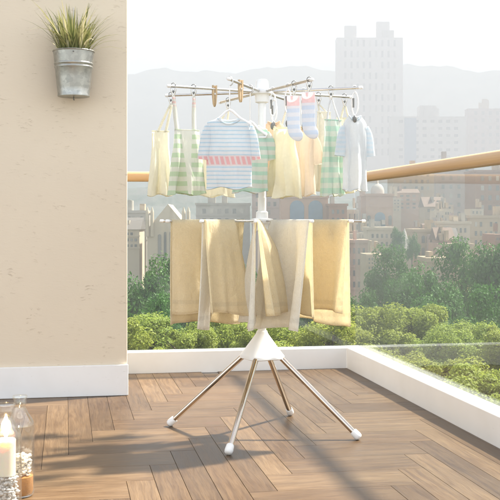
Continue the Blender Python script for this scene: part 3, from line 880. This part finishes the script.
s = MB(); s.tube([(0, 0.108, 0.235), (0, 0.109, 0.40), (0, 0.109, 0.52)], 0.0015, 6); s.build('hanging_wire', M['rod_metal'], bk)

t_ = NT('spiky_leaf'); uvn = t_.coord(); ge = t_.n('NewGeometry')
cc = t_.ramp(ge.outputs['Random Per Island'], [(0.0, (0.09, 0.115, 0.035)), (0.35, (0.23, 0.24, 0.09)), (0.7, (0.40, 0.38, 0.18)), (1.0, (0.56, 0.52, 0.32))])
pb = t_.pbr(cc, 0.5, 0, None, 0.3); tl = t_.n('BsdfTranslucent', Color=cc)
M['spiky_leaf'] = t_.done(t_.n('MixShader', i0=0.25, i1=pb, i2=tl).outputs[0])
bk.scale = (1, 1, 0.945)
pl = empty('spiky_plant', bc + Vector((0, 0, 0.210)))
tag(pl, 'tuft of spiky yellow green grass growing in the hanging metal bucket', 'plant')
s = MB(); rr = random.Random(5)
for i in range(290):
    a0 = rr.random() * 6.283; r0 = 0.075 * math.sqrt(rr.random())
    base = Vector((r0 * math.cos(a0), r0 * math.sin(a0), -0.004))
    tall = rr.random()
    ln = 0.12 + 0.165 * rr.random() + (0.06 if i % 9 == 0 else 0)
    az = a0 + rr.gauss(0, 0.5); lean = rr.uniform(0.05, 0.45) + 0.4 * r0 / 0.075 * rr.random() + (0.35 if i % 9 == 0 else 0)
    dirh = Vector((math.cos(az), math.sin(az), 0))
    if base.y + dirh.y * ln * math.sin(lean) > 0.085: dirh.y = -abs(dirh.y) * 0.3
    wl = rr.uniform(0.0035, 0.0072)
    sd = dirh.cross(Vector((0, 0, 1))); sd = (sd.normalized() if sd.length > 1e-4 else Vector((1, 0, 0)))
    rows = []
    curl = rr.uniform(0.2, 1.0)
    for k in range(6):
        q = k / 5
        an = lean * (0.5 + curl * q)
        p = base + dirh * (ln * q * math.sin(an)) + Vector((0, 0, ln * q * math.cos(an)))
        wk = wl * (1 - q) ** 0.6 + 0.0003
        rows.append([p - sd * wk, p + Vector((0, 0, 0)) - dirh * wk * 0.35, p + sd * wk])
    s.grid(rows)
s.build('foliage', M['spiky_leaf'], pl, smooth=60)

# ------------------------------------------------------------------ candle jars
t_ = NT('candle_wax')
M['wax'] = t_.done(t_.pbr((0.86, 0.80, 0.66), 0.45, 0, None, 0.4, Subsurface_Weight=0.8, Subsurface_Radius=(0.02, 0.012, 0.006), Subsurface_Scale=1.0))
t_ = NT('flame'); em = t_.n('Emission', Color=(1.0, 0.72, 0.34), Strength=160.0); M['flame'] = t_.done(em.outputs[0])
M['pebble'] = simple('pebble', (0.74, 0.71, 0.67), 0.5, var=0.15, scale=40)
M['sand'] = simple('amber_sand', (0.48, 0.22, 0.06), 0.8, var=0.3, scale=300, bump=0.5)
M['wick'] = simple('wick', (0.03, 0.025, 0.02), 0.9)
def ico():
    ph = (1 + 5 ** .5) / 2
    v = [(-1, ph, 0), (1, ph, 0), (-1, -ph, 0), (1, -ph, 0), (0, -1, ph), (0, 1, ph), (0, -1, -ph), (0, 1, -ph), (ph, 0, -1), (ph, 0, 1), (-ph, 0, -1), (-ph, 0, 1)]
    f = [(0, 11, 5), (0, 5, 1), (0, 1, 7), (0, 7, 10), (0, 10, 11), (1, 5, 9), (5, 11, 4), (11, 10, 2), (10, 7, 6), (7, 1, 8), (3, 9, 4), (3, 4, 2), (3, 2, 6), (3, 6, 8), (3, 8, 9), (4, 9, 5), (2, 4, 11), (6, 2, 10), (8, 6, 7), (9, 8, 1)]
    return [Vector(x).normalized() for x in v], f
IV, IF = ico()
def jar(p, r, h, nr, label, sandh, pebh, clabel, seed, plabel, slabel):
    j = empty('glass_jar', p); tag(j, label, 'jar', 'candle jars on the floor')
    sh = h * 0.70
    pr = [(0.0, 0.002), (r * 0.86, 0.002), (r * 0.97, 0.008), (r, 0.02), (r, sh)]
    for i in range(1, 9):
        q = i / 8
        pr.append((nr + (r - nr) * (0.5 + 0.5 * math.cos(q * math.pi)), sh + (h * 0.89 - sh) * q))
    pr += [(nr, h * 0.96), (nr + 0.004, h * 0.975), (nr + 0.005, h * 0.99), (nr + 0.003, h)]
    tk = 0.003
    inner = [(max(0, a_ - tk), b_ + (tk if i < 3 else 0)) for i, (a_, b_) in enumerate(pr)]
    s = MB(); s.lathe(pr + inner[::-1], 48)
    s.build('glass', M['jar_glass'], j, smooth=50)
    # what lies inside
    ri = r - 0.0045
    if sandh:
        s = MB(); s.lathe([(0, 0.0055), (ri * 0.88, 0.006), (ri, 0.018), (ri, sandh), (ri * 0.5, sandh + 0.004), (0, sandh + 0.003)], 36)
        so_ = s.build('amber_sand', M['sand'], None, smooth=60, loc=p); tag(so_, slabel, 'sand', kind='stuff')
    rr = random.Random(seed); s = MB()
    z0 = max(sandh, 0.006) + 0.006
    cr = r * 0.62
    for i in range(420):
        a_ = rr.random() * 6.283; q = (ri - 0.008) * math.sqrt(rr.random()); z = z0 + (pebh) * rr.random()
        sz = rr.uniform(0.0042, 0.0085)
        b = len(s.v); sc = Vector((rr.uniform(.7, 1.2), rr.uniform(.7, 1.2), rr.uniform(.5, .9)))
        for v_ in IV:
            s.v.append((q * math.cos(a_) + v_.x * sz * sc.x, q * math.sin(a_) + v_.y * sz * sc.y, z + v_.z * sz * sc.z))
        for f_ in IF: s.face([b + k for k in f_])
    po = s.build('white_pebbles', M['pebble'], None, smooth=70, loc=p)
    po.name = 'pebble_fill'; tag(po, plabel, 'pebbles', kind='stuff')
    if not clabel: return
    c = empty('candle', p + Vector((0, 0, z0 + pebh + 0.004))); tag(c, clabel, 'candle', 'lit candles in the jars')
    ch = sh * 0.97 - (z0 + pebh)
    s = MB(); s.lathe([(0, 0), (cr, 0), (cr, ch * 0.985), (cr * 0.93, ch), (cr * 0.8, ch - 0.004), (0, ch - 0.007)], 36); s.build('wax', M['wax'], c, smooth=50)
    s = MB(); s.tube([(0, 0, ch - 0.008), (0.001, 0, ch + 0.008)], 0.0011, 6); s.build('wick', M['wick'], c)
    s = MB(); s.lathe([(0.0005, 0.0), (0.006, 0.008), (0.0095, 0.019), (0.0088, 0.030), (0.0056, 0.044), (0.0024, 0.057), (0.0003, 0.067)], 16, (0, 0, ch + 0.004), True, True)
    s.build('flame', M['flame'], c, smooth=60)
j2 = at(20, 0, 3.55); j2.z = 0.0005
j1 = at(6.0, 0, 3.28); j1.z = 0.0005
jar(j2, 0.049, 0.345, 0.021, 'tall glass candle jar with amber sand below white pebbles, the farther one', 0.068, 0.066, None, 4, 'white pebbles lying on amber sand in the farther jar', 'amber sand in the bottom of the farther glass jar')
jar(j1, 0.049, 0.365, 0.024, 'tall glass candle jar full of white pebbles, the nearer one', 0.0, 0.122, 'lit cream candle on white pebbles in the nearer jar', 9, 'white pebbles filling the base of the nearer glass jar', None)

# ------------------------------------------------------------------ landscape
GZ0 = -18.4
DMAX = 2260.0
def ground():
    n = 40; s = MB()
    rows = []
    for i in range(n + 1):
        d = -60 + (DMAX + 40 + 60) * i / n
        rows.append([(FW * d + RT * (-1400 + 2800 * k / n)) + Vector((0, 0, GZ0)) for k in range(n + 1)])
    s.grid(rows); o = s.build('ground', M['ground'], None, smooth=60); o['kind'] = 'structure'
ground()
def ridge(name, d, prof, mat, thick, amp, seed):
    """a hill range at depth d: prof gives (px, top y) of its skyline; front slope and back slope"""
    rr = random.Random(seed); ph = [rr.random() * 6.28 for _ in range(6)]
    xs = [p[0] for p in prof]; ys = [p[1] for p in prof]
    N = 160; rows = []
    for j in range(15):
        q = j / 10.0
        row = []
        for i in range(N + 1):
            px = xs[0] + (xs[-1] - xs[0]) * i / N
            top = float(np.interp(px, xs, ys))
            zt = H + (220 - top) / F * d
            hgt = zt - GZ0
            u = (px - 250) / F * d
            jag = amp * (math.sin(px * .05 + ph[0]) + .6 * math.sin(px * .13 + ph[1]) + .35 * math.sin(px * .31 + ph[2]) + .2 * math.sin(px * .7 + ph[3] + j))
            if q <= 1:
                z = GZ0 - 0.2 + hgt * (q ** 0.8) + jag * q; dd = d - thick * (1 - q)
            else:
                z = GZ0 - 0.2 + (hgt + jag) * (1 - (q - 1) * 2.4); dd = d + thick * (q - 1)
            if 0 < q < 1: z += amp * 1.5 * math.sin(px * .09 + q * 9 + ph[4]) * q * (1 - q)
            row.append(FW * dd + RT * u + Vector((0, 0, max(z, GZ0 - 0.2))))
        rows.append(row)
    s = MB(); s.grid(rows); o = s.build(name, mat, None, smooth=80); o['kind'] = 'structure'
ridge('far_hills', 2150, [(-350, 120), (-100, 95), (60, 78), (140, 72), (230, 70), (300, 68), (360, 70), (430, 66), (500, 70), (600, 80), (760, 110), (900, 130)], M['hill_far'], 340, 4.5, 2)
ridge('near_hills', 950, [(-300, 205), (0, 196), (120, 186), (180, 184), (240, 186), (300, 192), (360, 200), (430, 205), (560, 205), (800, 212)], M['hill_mid'], 150, 2.0, 6)

# ---- buildings
WIN = {}
def win_mesh(wd, ht, blue, arch=False):
    key = (round(wd, 2), round(ht, 2), blue, arch)
    if key not in WIN:
        s = MB()
        if arch:
            pts = [(-wd / 2, 0), (wd / 2, 0)] + [(wd / 2 * math.cos(math.pi * i / 10), ht - wd / 2 + wd / 2 * math.sin(math.pi * i / 10)) for i in range(11)]
        else:
            pts = [(-wd / 2, 0), (wd / 2, 0), (wd / 2, ht), (-wd / 2, ht)]
        nn = len(pts)
        for yy in (-0.12, 0.05):
            for x, z in pts: s.v.append((x, yy, z))
        s.face(range(nn)); s.face([nn + i for i in range(nn)][::-1])
        for i in range(nn):
            i2 = (i + 1) % nn; s.face((i, nn + i, nn + i2, i2))
        me = bpy.data.meshes.new('window'); me.from_pydata(s.v, [], s.f)
        me.materials.append(M['window_blue' if blue else 'window_glass']); me.update()
        WIN[key] = me
    return WIN[key]
def building(name, px0, px1, ytop, d, mat, label, cols=0, rows=0, depth=None, wfrac=(0.45, 0.5), blue=False, ybot=None, arch=False, roof=None, cat='building', group=None, trim=True, margin=0.08):
    p0 = at(px0, 220, d); p1 = at(px1, 220, d); w_ = (p1 - p0).length
    zt = H + (220 - ytop) / F * d
    h = zt - GZ0
    dp = depth or max(8, w_ * 0.7)
    c = (p0 + p1) / 2; c.z = GZ0
    o = empty(name, c, -TH); tag(o, label, cat, group)
    s = MB(); s.box((-w_ / 2, 0, -0.1), (w_ / 2, dp, h)); s.build('wall', M['facade_' + mat], o)
    if trim:
        s = MB(); s.box((-w_ / 2 - 0.3, -0.3, h), (w_ / 2 + 0.3, dp + 0.3, h + 0.6)); s.build('parapet', M['facade_' + mat], o)
    rb = random.Random(int(px0 * 7 + ytop))
    if rows:
        zb_ = H + (220 - (ybot if ybot else 262)) / F * d - GZ0
        for k in range(0, rows, 2 if rows < 6 else 3):
            zc = zb_ + (h - zb_ - 0.4) / rows * (k + 0.02)
            s = MB(); s.box((-w_ / 2 - 0.12, -0.22, zc), (w_ / 2 + 0.12, -0.002, zc + 0.35)); s.build('ledge', M['facade_' + mat], o)
        for k in range(rb.choice((1, 2, 2, 3))):
            xx = rb.uniform(-w_ * 0.38, w_ * 0.3); ww = w_ * rb.uniform(0.08, 0.2); hh = rb.uniform(1.2, 3.0) * d / 300
            s = MB(); s.box((xx, 2 + k * 0.4, h + 0.5), (xx + ww, 5 + k * 0.4, h + 0.6 + hh)); s.build('roof_shed', M['facade_' + rb.choice(('grey', 'beige', mat))], o)
    if cols and rows:
        zb = H + (220 - (ybot if ybot else 262)) / F * d - GZ0
        cw = w_ * (1 - 2 * margin) / cols; rh = (h - zb - 0.4) / rows
        me = win_mesh(cw * wfrac[0], rh * wfrac[1], blue, arch)
        for i in range(cols):
            for k in range(rows):
                if rb.random() < 0.06: continue
                wo_ = bpy.data.objects.new('window', me); COL.objects.link(wo_); wo_.parent = o
                wo_.location = (-w_ / 2 + w_ * margin + cw * (i + 0.5), 0, zb + rh * (k + 0.25))
    return o, w_, h, dp
# tall tower with its two lift houses
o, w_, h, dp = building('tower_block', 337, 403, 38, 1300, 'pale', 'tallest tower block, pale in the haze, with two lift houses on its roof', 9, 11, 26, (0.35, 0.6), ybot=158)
for (a_, b_, yt) in ((345, 357, 25), (377, 390, 21)):
    x0_ = (a_ - 370) / F * 1300; x1_ = (b_ - 370) / F * 1300
    s = MB(); s.box((x0_, 4, h + 0.6), (x1_, 12, h + (38 - yt) / F * 1300)); s.build('lift_house', M['facade_pale'], o)
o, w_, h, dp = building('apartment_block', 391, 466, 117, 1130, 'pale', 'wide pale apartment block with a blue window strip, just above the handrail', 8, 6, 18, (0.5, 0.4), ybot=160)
s = MB(); s.box((-9.3, 3, h + 0.6), (9.3, 20, h + 13.0)); s.build('penthouse', M['facade_pale'], o)
s = MB(); s.box((-26.5, -0.5, 24), (-13.5, -0.15, h - 1)); s.build('glazed_strip', M['window_blue'], o)
building('apartment_block', 468, 520, 109, 1200, 'mauve', 'hazy apartment block beside the wide pale one, above the handrail at the picture edge', 6, 7, 18, (0.4, 0.5), ybot=160)
# gabled church
o, w_, h, dp = building('church', 147, 189, 227, 215, 'cream', 'cream gabled church with pinnacles, beside the towels', 0, 0, 14, trim=False)
s = MB(); hp = (227 - 204) / F * 215
b = len(s.v)
for yy in (0, 14):
    s.v += [(-w_ / 2 + .4, yy, h), (w_ / 2 - .4, yy, h), (0, yy, h + hp)]
s.face((0, 1, 2)); s.face((5, 4, 3)); s.face((0, 2, 5, 3)); s.face((1, 4, 5, 2)); s.build('gable', M['facade_cream'], o)
for xx in (-w_ / 2 + 0.1, -w_ / 2 + 1.1, w_ / 2 - 1.1, w_ / 2 - 0.1):
    s = MB(); s.tube([(xx, -0.2, h - 2), (xx, -0.2, h + 3.2), (xx, -0.2, h + 4.2)], [0.42, 0.38, 0.05], 6); s.build('pinnacle', M['facade_cream'], o)
for xx, ww, z0_, z1_ in ((-1.75, .7, h - 7, h - 1.5), (-0.6, .5, h - 7, h - 1.0), (0.6, .5, h - 7, h - 1.0), (1.75, .7, h - 7, h - 1.5), (-1.75, .7, h - 11, h - 8.3), (1.75, .7, h - 11, h - 8.3)):
    wo_ = bpy.data.objects.new('window', win_mesh(ww, z1_ - z0_, False, True)); COL.objects.link(wo_); wo_.parent = o; wo_.location = (xx, 0, z0_)
building('apartment_block', 112, 146.5, 213, 235, 'grey', 'grey block with a close grid of windows at the edge of the plaster wall', 7, 6, 14, (0.55, 0.55), ybot=268)
o, w_, h, dp = building('market_hall', 281, 328, 198, 262, 'pink', 'pink brown hall with two big blue arched windows, above the lower towels', 0, 0, 14)
for pxc in (297, 315.5):
    wo_ = bpy.data.objects.new('window', win_mesh(3.6, 5.6, True, True)); COL.objects.link(wo_); wo_.parent = o; wo_.location = ((pxc - 304.5) / F * 262, 0, H - 0.6 - GZ0)
building('apartment_block', 252, 280, 190, 300, 'mauve', 'mauve block behind the pole beside the arched hall', 4, 4, 12, ybot=225)
building('apartment_block', 329, 347, 206, 255, 'brown', 'small dark brown block beside the arched hall', 3, 2, 10, ybot=224)
building('apartment_block', 196, 250, 205, 310, 'grey', 'low grey block behind the mint striped T-shirt and pole', 6, 3, 12, ybot=235)
building('apartment_block', 349, 372, 214, 300, 'mauve', 'mauve block at the tip of the lower arm', 4, 4, 12, ybot=262)
o, w_, h, dp = building('domed_hall', 366, 393, 196, 255, 'pink', 'pink hall with an arched window and a small pale dome', 0, 0, 12)
wo_ = bpy.data.objects.new('window', win_mesh(2.6, 3.6, True, True)); COL.objects.link(wo_); wo_.parent = o; wo_.location = (0.1, 0, h - 7.6)
for xx in (-2.6, 2.6):
    wo_ = bpy.data.objects.new('window', win_mesh(0.8, 2.4, False, True)); COL.objects.link(wo_); wo_.parent = o; wo_.location = (xx, 0, h - 7.2)
s = MB(); s.lathe([(1.7, 0.6), (1.7, 1.4), (1.5, 2.2), (1.0, 2.9), (0.3, 3.2), (0.15, 4.4), (0, 4.5)], 20, (0, 4, h)); s.build('dome', M['facade_pale'], o, smooth=60)
building('apartment_block', 393, 434, 170, 345, 'beige', 'tall beige block with columns of dark windows, rising behind the handrail', 6, 9, 14, (0.42, 0.5), ybot=232)
building('apartment_block', 436, 474, 163, 385, 'mauve', 'mauve block between the tall beige and the red brown one, under the handrail', 4, 8, 14, (0.35, 0.45), ybot=236)
building('apartment_block', 475, 520, 172, 300, 'brown', 'red brown block under the handrail at the picture edge', 5, 6, 14, (0.4, 0.5), ybot=232)
building('arcade_house', 414, 437, 232, 205, 'beige', 'low beige house with rows of arched windows between the dark trees', 4, 2, 9, (0.6, 0.62), ybot=258, arch=True)
building('terrace_house', 438, 470, 224, 225, 'cream', 'cream terraced house with a grid of small windows, above the domed dark tree', 6, 4, 10, (0.42, 0.5), ybot=262)
building('terrace_house', 470, 512, 218, 240, 'beige', 'beige terraced house below the red brown block', 7, 4, 10, (0.42, 0.5), ybot=256)
building('terrace_house', 368, 396, 230, 215, 'cream', 'cream house below the pink domed hall', 5, 3, 9, (0.42, 0.5), ybot=256)
building('terrace_house', 345, 368, 243, 195, 'pink', 'pink house beside the end of the lower tier', 4, 4, 9, (0.42, 0.5), ybot=290)
building('terrace_house', 428, 452, 262, 150, 'beige', 'beige house low among the dark trees', 4, 3, 8, (0.42, 0.5), ybot=290)
# small houses crowding the city between the larger blocks
def pitched(o, w_, h, dp, rise, mat):
    s = MB(); e = 0.35
    s.v += [(-w_ / 2 - e, -e, h - .05), (w_ / 2 + e, -e, h - .05), (w_ / 2 + e, dp + e, h - .05), (-w_ / 2 - e, dp + e, h - .05), (-w_ / 2 - e, dp / 2, h + rise), (w_ / 2 + e, dp / 2, h + rise)]
    for q in ((0, 1, 5, 4), (2, 3, 4, 5), (0, 4, 3), (1, 2, 5), (3, 2, 1, 0)): s.face(q)
    s.build('roof', M[mat], o)
rh_ = random.Random(77)
for i in range(44):
    px = rh_.uniform(352, 508) if i % 5 else rh_.uniform(104, 136)
    d = rh_.uniform(165, 340)
    yt = 262 - (d - 130) / 210 * 62 + rh_.uniform(-10, 8)
    wp = rh_.uniform(9, 22)
    if 392 < px < 418 and d < 260: px += 34
    o, w_, h, dp = building('town_house', px - wp / 2, px + wp / 2, yt, d, rh_.choice(('beige', 'cream', 'brown', 'mauve', 'pink', 'grey', 'beige', 'pink')),
        'small house in the crowded hazy city behind the dark trees', rh_.randint(3, 5), rh_.randint(2, 4), rh_.uniform(6, 11), (rh_.uniform(0.35, 0.55), rh_.uniform(0.45, 0.62)), ybot=yt + rh_.uniform(14, 24), group='small houses crowding the city', trim=False)
    if i % 6 == 0: pitched(o, w_, h, dp, rh_.uniform(1.2, 3.2), rh_.choice(('roof_dark', 'roof_tile', 'roof_tile')))
# spire
sp = at(404.5, 220, 200); sp.z = GZ0
o = empty('church_spire', sp, -TH); tag(o, 'slim pale spire between two dark narrow trees', 'spire')
hb = (H - (252 - 220) / F * 200) - GZ0
s = MB(); s.box((-1.3, -1.3, -0.1), (1.3, 1.3, hb)); s.build('tower_shaft', M['facade_cream'], o)
s = MB(); s.tube([(0, 0, hb), (0, 0, hb + 0.4), (0, 0, hb + 4.6)], [1.5, 1.35, 0.05], 8); s.build('spire_roof', M['facade_pale'], o)

# ---- trees
def crown_mesh(name, mat, seed, leaves, leaf, clumps, stretch=1.0, cr=(0.30, 0.46)):
    """leaf clumps spread through a ragged crown of unit radius; many leaf-sized faces"""
    rg = np.random.default_rng(seed)
    cen = []
    while len(cen) < clumps:
        p = rg.normal(size=3); p /= np.linalg.norm(p); p *= rg.uniform(0.25, 0.92)
        if p[2] < -0.6: continue
        cen.append((p, rg.uniform(*cr)))
    per = leaves // clumps
    V = []; 
    for p, r_ in cen:
        dr = rg.normal(size=(per, 3)); dr /= np.linalg.norm(dr, axis=1)[:, None]
        rad = r_ * rg.uniform(0.35, 1.08, size=(per, 1)) ** 0.6
        c = p + dr * rad * np.array([1, 1, 0.85])
        nrm = dr * 0.9 + rg.normal(size=(per, 3)) * 0.55 + np.array([0, 0, 0.35]); nrm /= np.linalg.norm(nrm, axis=1)[:, None]
        tv = np.cross(nrm, rg.normal(size=(per, 3))); tv /= np.linalg.norm(tv, axis=1)[:, None] + 1e-9
        bv = np.cross(nrm, tv)
        sz = leaf * rg.uniform(0.6, 1.3, size=(per, 1))
        q = np.stack([c - tv * sz, c + bv * sz * 0.55 + nrm * sz * 0.15, c + tv * sz, c - bv * sz * 0.55 + nrm * sz * 0.15], axis=1)
        V.append(q)
    V = np.concatenate(V).reshape(-1, 3); V[:, 2] *= stretch
    nq = len(V) // 4
    me = bpy.data.meshes.new(name)
    me.from_pydata(V.tolist(), [], np.arange(nq * 4).reshape(-1, 4).tolist())
    me.materials.append(mat); me.update()
    return me
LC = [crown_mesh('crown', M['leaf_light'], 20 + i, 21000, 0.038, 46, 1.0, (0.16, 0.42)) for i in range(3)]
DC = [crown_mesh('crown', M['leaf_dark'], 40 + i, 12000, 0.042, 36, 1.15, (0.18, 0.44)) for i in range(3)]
def trunk_mesh(seed, hrel):
    """trunk from -hrel to crown centre with limbs, unit crown radius"""
    rr = random.Random(seed); s = MB()
    s.tube([(0, 0, -hrel), (0.02, 0.01, -hrel * 0.5), (0, 0.02, -0.5), (0.03, 0, 0.1), (0, 0, 0.5)], [0.13, 0.10, 0.08, 0.05, 0.015], 8)
    for i in range(7):
        a_ = rr.random() * 6.28; z = rr.uniform(-0.6, 0.1)
        e = Vector((math.cos(a_) * 0.6, math.sin(a_) * 0.6, z + 0.5))
        s.tube([(0, 0, z), e * 0.5 + Vector((0, 0, z * 0.5)), e], [0.04, 0.025, 0.008], 6)
    me = bpy.data.meshes.new('trunk'); me.from_pydata(s.v, [], s.f); me.materials.append(M['bark']); me.update()
    return me
def tree(px, ytop, d, wpx, label, light, group, i, name='tree', zs=1.0):
    rad = wpx / F * d / 2 * (1.25 if light else 1.15)
    top = H + (220 - ytop) / F * d
    zc = top - rad * (0.90 if light else 1.02) * zs
    p = at(px, 220, d); hgt = zc - GZ0
    o = empty(name, (p.x, p.y, GZ0), random.Random(i * 7 + 1).random() * 6.28); tag(o, label, 'tree', group)
    c = bpy.data.objects.new('crown', (LC if light else DC)[i % 3]); COL.objects.link(c); c.parent = o
    rv = random.Random(i * 13 + 5)
    c.location = (0, 0, hgt); c.scale = (rad * rv.uniform(0.9, 1.3), rad * rv.uniform(0.9, 1.3), rad * zs * rv.uniform(0.88, 1.06))
    t = bpy.data.objects.new('trunk', trunk_mesh(i, hgt / (rad * zs))); COL.objects.link(t); t.parent = o
    t.location = (0, 0, hgt); t.scale = (rad, rad, rad * zs)
    return o
LG, DG = 'light green trees just below the balcony', 'dark green trees farther off'
light = [
    (118, 322, 36, 62, 'light green tree crown at the foot of the plaster wall, behind the kerb'),
    (152, 313, 40, 58, 'light green tree crown beyond the kerb between the wall and the first towel'),
    (186, 318, 37, 60, 'light green tree crown below the golden towel farthest left'),
    (222, 314, 41, 64, 'light green tree crown behind the splayed rack leg, below the second towel'),
    (258, 316, 36, 58, 'light green tree crown directly behind the pole'),
    (296, 314, 40, 62, 'light green tree crown below the cream towel beside the pole'),
    (333, 314, 38, 60, 'light green tree crown below the broad gold towel'),
    (376, 304, 41, 58, 'rounded light green tree crown rising beside the corner of the kerb'),
    (410, 297, 43, 60, 'tallest light green tree, its crown rising above its neighbours'),
    (446, 326, 39, 52, 'low light green tree next to the tallest light crown'),
    (477, 322, 42, 50, 'light green tree with a domed crown near the picture edge, behind the glass'),
    (508, 318, 38, 56, 'light green tree cut off by the picture edge, behind the glass'),
    (398, 352, 31, 64, 'light green tree crown just outside the glass near the kerb corner'),
    (446, 354, 28, 72, 'light green tree crown just outside the glass, halfway along the kerb'),
    (496, 356, 26, 84, 'nearest light green tree crown outside the glass, cut off by the picture edge'),
]
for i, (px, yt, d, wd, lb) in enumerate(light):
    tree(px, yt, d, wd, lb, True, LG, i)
dark = [
    (106, 258, 92, 60, 'dark green tree at the edge of the plaster wall, below the grey block'),
    (142, 266, 84, 56, 'dark green tree below the cream church'),
    (172, 262, 96, 50, 'dark green tree beside the hem of the golden towel'),
    (206, 268, 86, 60, 'dark green tree hidden behind the second towel'),
    (246, 264, 92, 60, 'dark green tree hidden behind the towel at the pole'),
    (286, 264, 88, 60, 'dark green tree hidden behind the cream towel'),
    (326, 268, 84, 58, 'dark green tree hidden behind the broad gold towel'),
    (362, 286, 70, 36, 'small dark green tree beside the edge of the broad gold towel'),
    (386, 248, 98, 40, 'dark green tree below the pink domed hall'),
    (408, 268, 90, 46, 'dark green tree under the slim spire'),
    (430, 262, 86, 52, 'dark green tree behind the tallest light green crown'),
    (462, 242, 100, 64, 'broad dark green tree with a domed crown, below the cream terraced house'),
    (500, 240, 92, 64, 'dark green tree at the picture edge below the beige terraced house'),
    (446, 292, 64, 60, 'low dark green tree just behind the low light green one'),
    (486, 288, 66, 56, 'low dark green tree under the domed dark crown'),
    (528, 270, 70, 60, 'dark green tree outside the frame edge by the glass'),
    (128, 296, 62, 60, 'low dark green tree at the plaster wall above the light crowns'),
    (164, 300, 60, 48, 'low dark green tree between the wall and the first towel'),
]
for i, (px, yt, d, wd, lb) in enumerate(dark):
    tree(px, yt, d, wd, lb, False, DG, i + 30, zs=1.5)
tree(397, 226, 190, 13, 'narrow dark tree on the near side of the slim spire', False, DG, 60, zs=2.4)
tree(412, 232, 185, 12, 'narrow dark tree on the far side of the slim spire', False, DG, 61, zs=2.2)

# the wood goes on beyond the frame: one mass of crowns
def far_wood():
    V, Fc, Mi = [], [], []; base = 0
    rg = random.Random(5)
    for i in range(16):
        lightk = i % 2
        px = 560 + i * 32; d = rg.uniform(34, 46) if lightk else rg.uniform(75, 100)
        rad = rg.uniform(1.3, 1.9) if lightk else rg.uniform(3.0, 4.2)
        top = H + (220 - (rg.uniform(300, 325) if lightk else rg.uniform(245, 270))) / F * d
        p = at(px, 220, d); me = (LC if lightk else DC)[i % 3]
        v = np.empty(len(me.vertices) * 3, dtype=np.float32); me.vertices.foreach_get('co', v)
        v = v.reshape(-1, 4, 3)[::2].reshape(-1, 3) * rad * 1.15 + np.array([p.x, p.y, top - rad])
        n = len(v) // 4; V.append(v); Fc.append(np.arange(n * 4).reshape(-1, 4) + base); base += n * 4; Mi += [lightk] * n
    me = bpy.data.meshes.new('far_wood'); me.from_pydata(np.concatenate(V).tolist(), [], np.concatenate(Fc).tolist())
    me.materials.append(M['leaf_dark']); me.materials.append(M['leaf_light']); me.polygons.foreach_set('material_index', Mi); me.update()
    o = bpy.data.objects.new('far_wood', me); COL.objects.link(o); o['kind'] = 'stuff'
far_wood()
# ------------------------------------------------------------------ haze
DENS = 0.00135
s = MB()
lo_d, hi_d, hw_ = -80.0, 2560.0, 1800.0
zt, zb = 345.0, GZ0 - 1.2
cor = [FW * lo_d - RT * hw_, FW * lo_d + RT * hw_, FW * hi_d + RT * hw_, FW * hi_d - RT * hw_]
for z in (zb, zt):
    for c in cor: s.v.append((c.x, c.y, z))
for q in ((3, 2, 1, 0), (4, 5, 6, 7), (0, 1, 5, 4), (1, 2, 6, 5), (2, 3, 7, 6), (3, 0, 4, 7)): s.face(q)
hm = bpy.data.materials.new('haze'); hm.use_nodes = True; ht = hm.node_tree; ht.nodes.clear()
ho = ht.nodes.new('ShaderNodeOutputMaterial'); pv = ht.nodes.new('ShaderNodeVolumePrincipled')
pv.inputs['Color'].default_value = (0.375, 0.395, 0.425, 1); pv.inputs['Density'].default_value = DENS; pv.inputs['Anisotropy'].default_value = 0.0
ht.links.new(pv.outputs[0], ho.inputs['Volume'])
if DENS > 0:
    hz = s.build('haze', hm); hz['kind'] = 'stuff'
